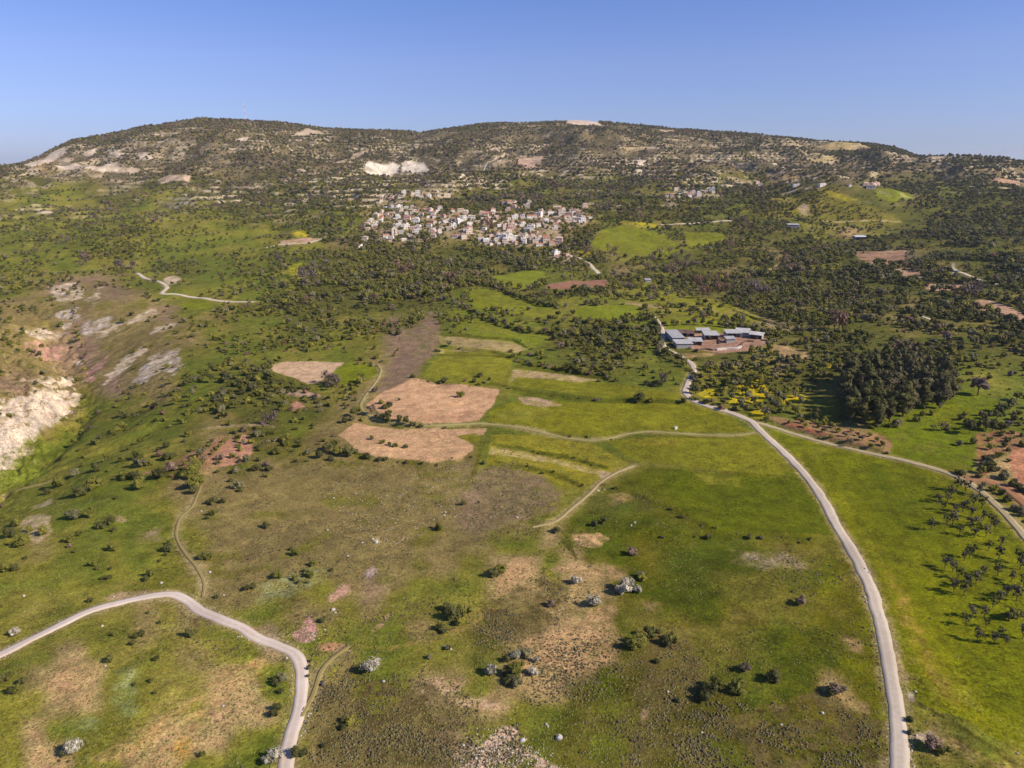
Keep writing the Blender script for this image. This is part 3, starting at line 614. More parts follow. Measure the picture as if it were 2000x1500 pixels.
# ------------------------------------------------------------------ road meshes
def road_mat(name, c1, c2, grass=0.0):
    m, nt, b = newmat(name, .95, .1)
    geo = N(nt, 'ShaderNodeNewGeometry'); at = N(nt, 'ShaderNodeAttribute'); at.attribute_name = 'across'
    n1 = noise(nt, geo.outputs['Position'], .9, 5, .7); n2 = noise(nt, geo.outputs['Position'], .12, 4, .6)
    f = mathn(nt, 'ADD', mathn(nt, 'MULTIPLY', n1, .6), mathn(nt, 'MULTIPLY', n2, .4))
    c = mixc(nt, ramp(nt, f, .38, .62), tuple(lin(c1)*KALB), tuple(lin(c2)*KALB))
    # paler wheel ruts, weedy crown and edges
    a = at.outputs['Fac']
    rut = ramp(nt, mathn(nt, 'ABSOLUTE', mathn(nt, 'SUBTRACT', mathn(nt, 'ABSOLUTE', a), .48)), .10, .26, 1., 0.)
    c = mixc(nt, mathn(nt, 'MULTIPLY', rut, .35), c, tuple(lin(c2)*KALB*1.12))
    mid = ramp(nt, mathn(nt, 'ABSOLUTE', a), .0, .22, 1., 0.)
    edge = ramp(nt, mathn(nt, 'ADD', mathn(nt, 'ABSOLUTE', a), mathn(nt, 'MULTIPLY', mathn(nt, 'SUBTRACT', n1, .5), 1.1)), .78, 1.0, 0., 1.)
    g = tuple(lin((128,128,64))*KALB)
    c = mixc(nt, mathn(nt, 'MULTIPLY', mathn(nt, 'MULTIPLY', mid, n1), grass), c, g)
    c = mixc(nt, mathn(nt, 'MULTIPLY', edge, .25+.6*grass, None, True), c, g)
    c = mixc(nt, ramp(nt, noise(nt, geo.outputs['Position'], .035, 3, .6), .42, .60, 0., .32), c, tuple(lin(c1)*KALB*.72))
    nt.links.new(c, b.inputs['Base Color']); bump(nt, b, n1, .3, .1)
    return m
RM = dict(gravel_road=road_mat('pale_gravel', (196,178,156), (216,200,180)), gravel_track=road_mat('cream_gravel', (214,192,172), (232,214,198), .15),
          field_track=road_mat('dusty_track', (176,156,112), (200,182,146), .45), farm_track=road_mat('worn_grass_track', (150,142,82), (184,168,114), .8),
          plot_track=road_mat('trodden_soil', (172,150,100), (196,172,128), .6), footpath=road_mat('path_soil', (150,134,78), (174,152,102), .8),
          red_track=road_mat('red_soil_track', (164,116,80), (188,138,100), .2), hill_track=road_mat('white_dust', (206,190,160), (226,210,184), .1))
def ribbon(kind, w, P):
    n = len(P); T = np.gradient(P, axis=0); T /= np.linalg.norm(T, axis=1, keepdims=True)+1e-9
    # smooth the tangents
    for _ in range(6): T[1:-1] = (T[:-2]+T[1:-1]*2+T[2:])/4
    T /= np.linalg.norm(T, axis=1, keepdims=True)+1e-9
    Nn = np.stack([-T[:, 1], T[:, 0]], 1); s = np.cumsum(np.r_[0, np.hypot(*np.diff(P, axis=0).T)])
    A5 = np.array([-1, -.93, -.4, 0, .4, .93, 1])
    wl = w/2*(1+.5*(fbm(P[:, 0], P[:, 1], 5, 4, 171, .7)-.5)*1.4); wr = w/2*(1+.5*(fbm(P[:, 0], P[:, 1], 5, 4, 181, .7)-.5)*1.4)
    off = np.where(A5[None, :] < 0, A5[None, :]*wl[:, None], A5[None, :]*wr[:, None])
    V = P[:, None, :] + Nn[:, None, :]*off[:, :, None]
    x, y = V[..., 0].ravel(), V[..., 1].ravel(); r = np.hypot(x, y)
    z = mesh_z(x, y).reshape(n, 7)
    prof = np.array([-.16, 0, 0, .02, 0, 0, -.16])
    lift = .04 + .0004*r.reshape(n, 7)
    zz = z + prof[None, :] + lift
    me = bpy.data.meshes.new(kind); co = np.stack([V[..., 0], V[..., 1], zz], -1).reshape(-1, 3)
    me.vertices.add(len(co)); me.vertices.foreach_set('co', co.astype(np.float32).ravel())
    i = np.arange(n-1)[:, None]; j = np.arange(6)[None, :]
    mesh_faces(me, np.stack([i*7+j, (i+1)*7+j, (i+1)*7+j+1, i*7+j+1], -1).reshape(-1, 4)[:, ::-1])
    me.polygons.foreach_set('use_smooth', np.ones(len(me.polygons), bool))
    a = me.attributes.new('across', 'FLOAT', 'POINT'); a.data.foreach_set('value', np.tile(A5, n).astype(np.float32))
    me.materials.append(RM[kind]); o = bpy.data.objects.new(kind, me); col.objects.link(o); o['kind'] = 'structure'
for k, w, P in ROADS_S: ribbon(k, w, P)
# ------------------------------------------------------------------ plant building blocks
def leafmat(name, c, c2=None, rough=.75, var=.35):
    m, nt, b = newmat(name, rough, .12)
    geo = N(nt, 'ShaderNodeNewGeometry'); oi = N(nt, 'ShaderNodeObjectInfo'); tc = N(nt, 'ShaderNodeTexCoord')
    n1 = noise(nt, tc.outputs['Object'], 3.2, 3, .6)
    c2 = c2 or tuple(x*.62 for x in c)
    cc = mixc(nt, ramp(nt, n1, .35, .65), c2, c)
    v = ramp(nt, oi.outputs['Random'], 0, 1, 1-var, 1+var)
    hs = nt.nodes.new('ShaderNodeHueSaturation'); nt.links.new(cc, hs.inputs['Color']); nt.links.new(v, hs.inputs['Value'])
    nt.links.new(ramp(nt, oi.outputs['Random'], 0, 1, .51, .49), hs.inputs['Hue'])
    nt.links.new(hs.outputs[0], b.inputs['Base Color'])
    return m
LM = dict(
 green=leafmat('leaf_green', (.155,.150,.026)), dark=leafmat('leaf_dark_green', (.104,.101,.030)), lime=leafmat('leaf_yellow_green', (.23,.21,.032)),
 grey=leafmat('leaf_olive_grey', (.180,.165,.078)), brown=leafmat('twig_brown', (.21,.145,.095)), rust=leafmat('twig_rust', (.22,.125,.08)),
 blossom=leafmat('white_blossom', (.50,.45,.35), (.13,.12,.07)), twig=leafmat('twig_dark', (.12,.105,.062)), pine=leafmat('needle_dark', (.115,.100,.045)), purple=leafmat('twig_purple', (.17,.125,.105)),
 heath=leafmat('heath_stem', (.125,.105,.062), None, .9, .4))
COLWORD = dict(twig='thin grey brown', green='green', dark='dark green', lime='yellow green', grey='grey green', brown='bare brown', rust='rusty brown', blossom='white blossoming', pine='dark', purple='purplish bare')
barkm = newmat('bark', .9, .1); bk = barkm[0]; barkm[2].inputs['Base Color'].default_value = (.10, .075, .055, 1)
def ico(sub=1):
    import bmesh
    bm = bmesh.new(); bmesh.ops.create_icosphere(bm, subdivisions=sub, radius=1)
    v = np.array([x.co[:] for x in bm.verts]); f = np.array([[x.index for x in p.verts] for p in bm.faces]); bm.free(); return v, f
ICO1 = ico(1); ICO2 = ico(2)
class MB:
    def __init__(s): s.v = []; s.f = []; s.m = []; s.n = 0
    def add(s, v, f, mi=0):
        s.v.append(np.asarray(v, float)); s.f += [tuple(int(i)+s.n for i in q) for q in f]; s.m += [mi]*len(f); s.n += len(v)
    def box(s, c, d, rz=0, mi=0):
        c = np.array(c, float); h = np.array(d, float)/2
        v = np.array([[x, y, z] for x in (-1, 1) for y in (-1, 1) for z in (-1, 1)])*h
        cs, sn = math.cos(rz), math.sin(rz); v = np.stack([v[:, 0]*cs-v[:, 1]*sn, v[:, 0]*sn+v[:, 1]*cs, v[:, 2]], 1)+c
        s.add(v, [(0,1,3,2),(4,6,7,5),(0,4,5,1),(2,3,7,6),(0,2,6,4),(1,5,7,3)], mi)
    def tube(s, pts, rad, n=6, mi=0):
        pts = np.array(pts, float); V = []
        for i, p in enumerate(pts):
            t = pts[min(i+1, len(pts)-1)]-pts[max(i-1, 0)]; t /= np.linalg.norm(t)+1e-9
            a = np.cross(t, [0, 1, .1]); a /= np.linalg.norm(a)+1e-9; b_ = np.cross(t, a)
            for k in range(n):
                an = 2*PI*k/n; V.append(p+rad[i]*(math.cos(an)*a+math.sin(an)*b_))
        f = [(i*n+k, i*n+(k+1) % n, (i+1)*n+(k+1) % n, (i+1)*n+k) for i in range(len(pts)-1) for k in range(n)]
        f.append(tuple(range(n))[::-1]); f.append(tuple(range((len(pts)-1)*n, len(pts)*n)))
        s.add(V, f, mi)
    def mesh(s, name, mats, smooth=False):
        me = bpy.data.meshes.new(name); me.from_pydata(np.vstack(s.v).tolist(), [], s.f)
        for m in (mats if isinstance(mats, (list, tuple)) else [mats]): me.materials.append(m)
        me.polygons.foreach_set('material_index', np.array(s.m, np.int32))
        if smooth: me.polygons.foreach_set('use_smooth', np.ones(len(me.polygons), bool))
        me.update(); return me
def foliage(mb, R, lobes, ncard, card, core=.80, mi=0, sub=1, droop=0.0):
    "lumpy leafy mass: small leaf clumps over several lobes plus a ragged inner mass"
    iv, if_ = ICO1 if sub == 1 else ICO2
    L = np.array(lobes, float)
    for cx, cy, cz, r, rz in L:
        v = iv*np.array([r, r, rz])*core*(1+.22*R.standard_normal((len(iv), 1))*.8) + [cx, cy, cz]
        mb.add(v, if_, mi)
    wt = L[:, 3]**2; wt /= wt.sum(); k = R.choice(len(L), ncard, p=wt)
    d = R.standard_normal((ncard, 3)); d /= np.linalg.norm(d, axis=1, keepdims=True)
    d[:, 2] = np.where(d[:, 2] < -.35, -d[:, 2], d[:, 2])
    rad = (.78+.34*R.random((ncard, 1)))
    c = L[k, :3] + d*rad*np.stack([L[k, 3], L[k, 3], L[k, 4]], 1)
    c[:, 2] = np.maximum(c[:, 2], .02)
    nrm = d*.9 + .55*R.standard_normal((ncard, 3)) + [0, 0, .25]; nrm /= np.linalg.norm(nrm, axis=1, keepdims=True)
    a = np.cross(nrm, R.standard_normal((ncard, 3))); a /= np.linalg.norm(a, axis=1, keepdims=True); b_ = np.cross(nrm, a)
    s = card*(.6+.8*R.random((ncard, 1))); q = .7
    V = np.stack([c-a*s-b_*s*q*.5, c+a*s*.3-b_*s*q, c+a*s+b_*s*q*.4, c-a*s*.2+b_*s*q], 1).reshape(-1, 3)
    mb.add(V, np.arange(ncard*4).reshape(-1, 4), mi)
def shrub_lobes(R, n=6, flat=.62):
    out = [(0, 0, .28*flat/.62, .30, .34*flat/.62)]
    for k in range(n):
        a = R.random()*2*PI; d = .16+.16*R.random(); r = .15+.10*R.random()
        out.append((d*math.cos(a), d*math.sin(a), (.16+.30*R.random())*flat/.62, r, r*.9))
    return out
def make_shrub_mesh(mat, seed, ncard=560, card=.027, flat=.74):
    R = np.random.default_rng(seed); mb = MB(); foliage(mb, R, shrub_lobes(R, 9, flat), ncard, card, .74)
    return mb.mesh('shrub', LM[mat])
def crown_lobes(R, z0=.34, n=8):
    out = [(0, 0, z0+.30, .30, .28)]
    for k in range(n):
        a = R.random()*2*PI; d = .17+.16*R.random(); r = .14+.09*R.random()
        out.append((d*math.cos(a), d*math.sin(a), z0+.12+.40*R.random(), r, r*.9))
    return out
def trunk_geo(mb, R, z0=.45, r=.035, mi=0, n=5, spread=.2, top=.72):
    mb.tube([(0,0,-.06), (.01,.0,z0*.5), (.0,.01,z0)], [r*1.3, r, r*.75], 6, mi)
    for k in range(n):
        a = 2*PI*(k+R.random()*.6)/n
        mb.tube([(0,0,z0*.75), (spread*.5*math.cos(a), spread*.5*math.sin(a), z0+.08), (spread*math.cos(a), spread*math.sin(a), top)], [r*.6, r*.4, r*.12], 4, mi)
def tree_meshes(mat, seed, ncard=420, card=.032, z0=.30, n=8, core=.8):
    R = np.random.default_rng(seed); a = MB(); foliage(a, R, crown_lobes(R, z0, n), ncard, card, core)
    t = MB(); trunk_geo(t, R, z0+.12, .03)
    return a.mesh('crown', LM[mat]), t.mesh('trunk', bk)
def pine_meshes(mat, seed, ncard=560):
    R = np.random.default_rng(seed); a = MB(); L = []
    for k in range(11):
        h = .16+.78*k/10; w = .20*math.sin(PI*min(1, (h+.02)/1.06))**.7+.02
        an = R.random()*2*PI; L.append((w*.45*math.cos(an), w*.45*math.sin(an), h, w*(.7+.3*R.random()), .10))
    foliage(a, R, L, ncard, .022); t = MB(); t.tube([(0,0,-.04), (0,0,.5), (.005,0,.9)], [.024, .016, .004], 6)
    return a.mesh('crown', LM[mat]), t.mesh('trunk', bk)
def bare_meshes(mat, seed, ncard=150, core=.45):
    "twiggy, half see-through crown on forking limbs"
    R = np.random.default_rng(seed); a = MB(); foliage(a, R, crown_lobes(R, .28, 7), ncard, .026, core)
    t = MB(); trunk_geo(t, R, .34, .028, 0, 7, .3, .74)
    return a.mesh('crown', LM[mat]), t.mesh('trunk', bk)
REG = []
def put(o, x, y, s, rz, sink=.04, sz=1.0):
    z = float(mesh_z(x, y)[0]); o.location = (x, y, z-sink*s); o.scale = (s, s, s*sz); o.rotation_euler = (0, 0, rz)
    px, py, d = project(x, y, z); return float(px), float(py), s*F/float(d)
MESHC = {}
def proto(kind, mat, v):
    key = (kind, mat, v)
    if key not in MESHC:
        sd_ = hash((len(kind)*31+len(mat)*7+ord(mat[0])+ord(mat[-1])*3, v)) % 99991
        MESHC[key] = {'shrub': lambda: make_shrub_mesh(mat, sd_), 'tree': lambda: tree_meshes(mat, sd_),
                      'pine': lambda: pine_meshes(mat, sd_), 'bare': lambda: bare_meshes(mat, sd_), 'almond': lambda: bare_meshes(mat, sd_, 210, .5),
                      'olive': lambda: tree_meshes(mat, sd_, 380, .034, .16, 7)}[kind]()
    return MESHC[key]
NAMES = dict(shrub=('shrub','shrub'), tree=('tree','tree'), pine=('pine_tree','pine tree'), bare=('bare_tree','tree'), almond=('almond_tree','tree'), olive=('olive_tree','olive tree'))
TREEOBJ = {}
def plant(kind, mat, x, y, dia, group, v=None, sz=None):
    v = random.randrange(5) if v is None else v
    sz = sz or random.uniform(.85, 1.15); rz = random.random()*2*PI
    if kind == 'shrub':
        o = bpy.data.objects.new('shrub', proto(kind, mat, v)); col.objects.link(o); root = o
    else:
        key = (kind, mat, v)
        if key not in TREEOBJ:
            cm, tm = proto(*key)
            root = bpy.data.objects.new(NAMES[kind][0], None); root.empty_display_size = .3; col.objects.link(root)
            parts = []
            for nm, m in (('trunk', tm), ('crown', cm)):
                p = bpy.data.objects.new(nm, m); col.objects.link(p); p.parent = root; parts.append(p)
            TREEOBJ[key] = (root, parts)
        else:
            r0, parts = TREEOBJ[key]
            root = r0.copy(); col.objects.link(root)
            for p in parts:
                q = p.copy(); col.objects.link(q); q.parent = root
    px, py, dpx = put(root, x, y, dia, rz, .04, sz)
    root['category'] = NAMES[kind][1]; root['group'] = group
    REG.append([root, kind, mat, px, py, dpx, dia])
    return root
def plant_px(kind, mat, px, py, dpx, group, **k):
    "px, py: middle of the crown in the photograph; dpx its width there"
    g, hit = cast([px], [py+dpx*.28]); x, y = g[0]; z = float(mesh_z(x, y)[0]); d = float(project(x, y, z)[2])
    return plant(kind, mat, x, y, dpx*d/F, group, **k)
G1 = 'shrubs scattered over the grassy slopes'; G2 = 'blossoming shrubs scattered on the grass'
MAN = """146,861,12,g 274,859,15,g 250,875,10,g 327,869,16,k 270,888,26,g 276,904,24,e 310,878,10,k 331,889,22,k 189,914,20,k 240,896,14,g 162,906,12,g 145,924,20,e 116,942,24,g
187,941,34,g 94,959,14,k 160,959,28,k 248,924,28,g 264,929,22,k 274,945,28,g 312,923,28,k 334,910,28,b 366,925,28,g 385,914,34,g 382,940,32,g 380,957,20,k 229,971,10,k 415,977,22,k 437,976,16,k 417,1001,16,g
406,1011,10,k 462,919,16,e 467,947,20,e 472,956,14,k 494,915,14,k 141,1005,28,e 175,1000,26,g 198,1024,20,k 215,1017,20,k 222,1034,12,k 155,1042,13,g 135,1051,20,g 136,1066,10,b 147,1076,9,k 8,1011,20,g 34,1018,24,g 25,1038,26,k
57,1034,14,g 84,1037,20,g 47,1055,28,g 3,988,12,b 221,1068,20,g 12,1110,20,g 28,1108,20,k 50,1089,8,k 328,1068,24,k 334,1058,16,g 393,1086,16,k 408,1084,20,g 285,1130,14,k 296,1120,18,g 182,1100,16,g 191,1109,10,k 215,1110,8,k
214,1126,14,k 199,1129,9,k 177,1171,12,k 484,1147,16,k 496,1144,14,k 325,1082,8,k 312,1094,8,k 557,853,24,g 540,880,20,g 625,888,18,k 639,872,26,k 656,864,18,g 658,879,20,g 679,882,26,k 716,891,16,k 740,896,12,k 752,896,12,k
795,902,10,k 825,904,8,k 504,912,20,k 524,914,16,k 507,897,12,g 521,1025,16,k 577,1079,18,g 567,1071,10,k 614,1099,16,g 542,1122,20,g 605,1120,18,g 595,1114,9,k 647,1112,9,k 576,1129,12,g 582,1137,9,k 600,1136,8,k 857,1029,18,g
907,982,12,k 935,981,6,k 967,1117,26,k 976,1110,26,l 727,855,10,k 747,862,12,g 762,867,10,k 772,869,12,g 792,871,12,k 1086,1034,18,k 1162,1021,16,k 1178,1016,16,k 1233,1077,22,b 1218,1146,34,w 1230,1140,22,w 1125,1133,22,w 1245,1150,18,w
1255,1128,18,l 1250,1122,16,e 1160,1173,30,w 1382,1047,14,k 1462,1049,12,k 1565,1174,22,b 1512,1318,32,k 1500,1324,20,k 1634,1345,32,b 1620,1352,20,k 1820,1450,36,b 1838,1462,30,g 1778,1402,16,k 1778,1430,14,k
1077,1178,20,b 1240,1254,34,g 1256,1250,30,g 1268,1236,26,k 1285,1233,12,k 1302,1250,24,k 1314,1245,26,g 1008,1280,22,w 1028,1276,26,e 1046,1288,14,w 1041,1310,22,w 1004,1310,30,g 1012,1298,24,g 1008,1330,26,e 998,1322,20,k
1454,1303,24,b 1440,1340,36,g 1430,1342,24,k 1382,1342,36,k 1398,1335,30,g 1378,1360,26,k 1327,1368,14,k 1282,1290,14,k 908,1190,34,g 888,1194,34,k 878,1184,24,k 898,1213,20,l 858,1224,18,k 866,1232,14,k 630,1210,14,k
726,1300,36,w 551,1324,24,e 541,1330,20,k 547,1350,14,k 537,1388,22,k 543,1380,18,k 632,1336,9,p 631,1330,6,p 875,1265,12,e 839,1282,12,e 958,1309,26,w 989,1285,18,k 992,1310,26,k 995,1328,22,k 684,1408,20,l 672,1404,14,k 668,1418,16,k
632,1454,12,k 580,1470,24,k 594,1468,20,k 525,1480,26,w 540,1472,30,w 31,1234,18,w 8,1322,22,k 18,1320,18,g 46,1329,18,k 22,1348,20,k 32,1344,16,g 278,1236,16,k 268,1242,14,g 261,1253,15,k 226,1237,12,g 372,1237,20,k 380,1234,12,g 215,1285,20,k
306,1284,14,k 265,1335,10,g 299,1327,12,g 304,1351,9,k 140,1462,30,w 152,1454,26,w 128,1470,18,k 291,1196,8,k 312,1214,9,k 395,1472,14,g 425,1164,10,k 607,1290,8,k 603,1305,8,k 601,1320,8,k 604,1300,7,k 5,1182,10,g 745,785,12,g 757,790,18,k 751,794,14,k
899,770,16,g 937,732,14,k 925,743,12,k 868,741,16,k 905,768,8,g 780,780,6,k 1283,746,24,k 1262,748,12,k 1270,781,14,g 1246,776,22,k 1242,780,18,k 1336,782,14,k 1165,780,10,p"""
MK = dict(g='green', k='dark', e='grey', b='brown', l='lime', w='blossom', p='purple', y='lime')
for tok in MAN.split():
    a_, b_, c_2, k_ = tok.split(','); m_ = MK[k_]
    plant_px('shrub', m_, float(a_), float(b_), float(c_2)*1.2, G2 if k_ == 'w' else G1)
# almond trees on the right-hand field, casting long shadows
ALM = """1868,951,16 1885,955,15 1912,961,16 1856,967,14 1850,975,13 1833,978,11 1900,983,15 1917,987,16 1880,994,16 1865,1000,13 1840,992,12 1896,1005,14 1860,1018,16 1848,1020,14 1895,1026,15 1908,1024,13 1935,1022,16 1942,1030,13 1818,1030,14 1874,1040,12
1902,1045,13 1925,1042,14 1893,1084,18 1882,1090,14 1950,1086,16 1987,1093,18 1845,1104,15 1860,1112,14 1870,1124,15 1888,1140,18 1905,1134,16 1948,1118,16 1992,1106,15 1862,1150,16 1882,1156,18 1965,1160,16 1985,1166,18 1998,1140,16
1920,1012,12 1955,1062,12 1930,1070,12 1982,1158,14 1952,1170,14 1938,1182,14 1898,1200,16 1922,1201,14 1885,1216,15 1908,1246,17 1940,1252,15 1954,1240,13 1964,1255,12 1997,1240,18 1925,1220,12 1975,1130,13 1920,1120,12"""
for i, t_ in enumerate(ALM.split()):
    a_, b_, c_2 = map(float, t_.split(','))
    plant_px('almond', ('twig', 'dark', 'twig')[i % 3], a_, b_, c_2*1.5, 'almond trees on the bright green field', v=i % 3, sz=1.4)
for a_, b_, c_2, m_ in ((1981,1198,30,'green'), (1970,1204,24,'dark'), (1992,1200,24,'dark')):
    plant_px('olive', m_, a_, b_, c_2, 'almond trees on the bright green field')
# lone trees right of the grove
for k_, m_, a_, b_, c_2, s_ in (('tree','purple',1909,762,32,1.25),('almond','grey',1660,868,14,1.3),('tree','dark',1893,840,24,1.2),('tree','dark',1886,834,16,1.1),('tree','green',1905,832,14,1.1),('tree','dark',1925,832,24,1.),('tree','dark',1938,834,22,1.),('tree','green',1950,830,16,.9),
                              ('almond','brown',1838,836,18,1.2),('almond','brown',1848,838,14,1.2),('almond','grey',1822,836,14,1.),('shrub','green',1790,818,16,1.),('shrub','dark',1802,808,14,1.),('shrub','grey',1752,826,22,1.),('shrub','green',1740,830,14,1.),('shrub','green',1820,806,14,1.),
                              ('tree','green',1960,800,20,1.),('tree','grey',1974,790,20,1.),('tree','dark',1950,806,18,1.),('tree','green',1985,776,20,1.),('shrub','dark',1880,922,18,.8),('shrub','green',1870,920,14,.8),('tree','dark',1540+4,1000-400,1,1.)):
    if c_2 > 2: plant_px(k_, m_, a_, b_, c_2*1.15, 'trees on the grass right of the pine grove', sz=s_)
def poly_fill(poly, step, jit=.35, n=None, R=random):
    P = W(poly); lo = P.min(0); hi = P.max(0); out = []
    x = lo[0]
    while x < hi[0]:
        y = lo[1]
        while y < hi[1]:
            out.append((x+R.uniform(-jit, jit)*step, y+R.uniform(-jit, jit)*step)); y += step
        x += step
    o = np.array(out); o = o[inside(o[:, 0], o[:, 1], P)]
    if n and len(o) > n: o = o[np.random.default_rng(3).permutation(len(o))[:n]]
    return o
EXTRA = []    # x, y, radius of ground already taken
def fill(kind, mats, poly, step, dia, group, jit=.35, n=None, sz=None, clear=0):
    pts = poly_fill(poly, step, jit, n)
    pts = pts[road_clear(pts[:, 0], pts[:, 1], clear)]
    for x, y in pts:
        plant(kind, random.choice(mats), x, y, random.uniform(*dia), group, sz=sz, v=random.randrange(3)); EXTRA.append((x, y, dia[1]/2))
fill('pine', ['pine','pine','dark'], [(1636,806),(1640,770),(1662,745),(1690,722),(1740,712),(1790,712),(1846,742),(1862,778),(1826,806),(1770,818),(1715,838),(1675,838),(1660,822)], 6.0, (10.5, 15), 'pines of the dark grove', .3, 96, 1.08)
fill('olive', ['grey','green','grey'], [(1375,785),(1460,770),(1560,765),(1585,785),(1555,812),(1500,822),(1430,800)], 7.0, (4.2, 5.6), 'olive trees among yellow flowers', .15, 90, .95, 2)
fill('olive', ['green','brown','lime'], [(1510,822),(1560,822),(1640,836),(1720,854),(1742,868),(1735,884),(1680,872),(1600,850),(1520,834)], 5.2, (2.2, 3.4), 'small trees of the red soil orchard strip', .12, 90, .9, 1.5)
fill('olive', ['lime','brown','green'], [(350,912),(372,884),(420,858),(445,850),(440,872),(415,902),(380,918)], 5.0, (2.4, 3.6), 'small trees on the red soil patch', .12, 60, .9)
fill('olive', ['dark','grey'], [(285,530),(310,518),(380,510),(400,514),(360,524),(300,534)], 9, (4, 5), 'olive rows beside the pale hill track', .08, 60, .9)
# bare poplars and other brown trees in clumps
for a_, b_, rx, ry, n_, m_ in ((1310,515,55,24,24,'brown'),(1390,565,42,18,16,'rust'),(1180,408,18,12,9,'brown'),(1250,422,25,8,8,'brown'),(1195,492,10,9,4,'brown'),(1145,492,8,8,3,'brown'),(1420,482,12,10,5,'rust'),
    (1482,575,20,10,6,'purple'),(240,525,26,7,9,'purple'),(160,515,10,8,3,'purple'),(118,472,20,9,6,'purple'),(790,532,22,10,8,'rust'),(615,540,34,28,16,'purple'),(540,510,12,8,4,'purple'),(1640,640,12,12,5,'rust'),
    (1770,695,26,6,6,'brown'),(310,432,30,8,6,'purple'),(700,447,16,10,5,'brown'),(640,752,26,9,9,'purple'),(1290,745,10,4,2,'purple'),(960,440,14,8,4,'rust'),(1450,440,12,8,4,'brown'),(880,552,10,6,3,'rust'),(520,830,20,8,4,'purple'),(1560,520,40,20,8,'brown'),(1900,570,30,20,6,'purple')):
    for k in range(n_):
        t = random.random()*2*PI; q_ = math.sqrt(random.random()); u_, v_ = a_+rx*q_*math.cos(t), b_+ry*q_*math.sin(t)
        g, h_ = cast([u_], [v_+3]); x, y = g[0]
        dm = random.uniform(6.5, 11) if b_ < 700 else random.uniform(4, 6)
        plant('bare', m_, x, y, dm, 'bare brown trees standing in clumps', v=random.randrange(3), sz=random.uniform(1.1, 1.5)); EXTRA.append((x, y, dm*.3))

# ------------------------------------------------------------------ woods and scrub by density, 50 px cells
DROWS = [(215,"6"),(250,"6666666666666666666666666666666666666666"),(275,"5666666666666666666666666666666666666666"),(300,"4224545666666666666666666666666666656666"),
(325,"5222355566664433666555566666666666665666"),(350,"4455445666777676667777777777777755557777"),(375,"2334633456778888877888887776777732456777"),(400,"2233533455576644455567778777777722238888"),
(425,"3344332334556522223333346667666622225777"),(450,"3335553323456643223223332345566632225777"),(475,"3344553223344577656645532134556653456777"),(500,"4335544324456888888888841234546665446777"),
(525,"4523533334455888888864425355566766645678"),(550,"5333211123444888888742245345555666664578"),(575,"4210011122355888875324454323566666667657"),(600,"3210011133566777532332353332256666667768"),
(650,"1110011233444443120113366522455666677778"),(700,"2100011123554232112114677646667777777776"),(750,"1100001345653322100111131224777776663233"),(800,"1001124566664331000010010002334400022225"),
(850,"0001224445442210000000000000000444001144"),(900,"0001133333321100000000000000000000000013"),(950,"0000000000000000000000000000000000000001"),(1000,"0"),(1600,"0")]
DP = np.array([r for r, _ in DROWS], float); DG = np.array([[int((s+s[-1]*40)[i]) for i in range(40)] for _, s in DROWS], float)/9
DG[np.ix_((DP >= 400) & (DP <= 480), np.arange(14, 23))] += .25
DG[np.ix_((DP >= 340) & (DP <= 560), np.arange(0, 12))] *= .72
DG[np.ix_((DP >= 550) & (DP <= 850), np.arange(4, 14))] *= .85
def dens(px, py):
    fx = np.clip(px/50-.5, 0, 38.999); ix = fx.astype(int); tx = fx-ix
    py = np.clip(py, DP[0], DP[-1]-1e-3); iy = np.clip(np.searchsorted(DP, py, side='right')-1, 0, len(DP)-2); ty = (py-DP[iy])/(DP[iy+1]-DP[iy])
    return (DG[iy, ix]*(1-tx)+DG[iy, ix+1]*tx)*(1-ty) + (DG[iy+1, ix]*(1-tx)+DG[iy+1, ix+1]*tx)*ty
def candidates(y0, y1, step):
    xs = np.arange(-1.0*y1, 1.0*y1, step); ys = np.arange(y0, y1, step)
    x, y = np.meshgrid(xs, ys); x = x.ravel()+rng.uniform(-.5, .5, x.size)*step; y = y.ravel()+rng.uniform(-.5, .5, y.size)*step
    m = np.abs(x) < 1.12*y+40
    return x[m], y[m]
C = []
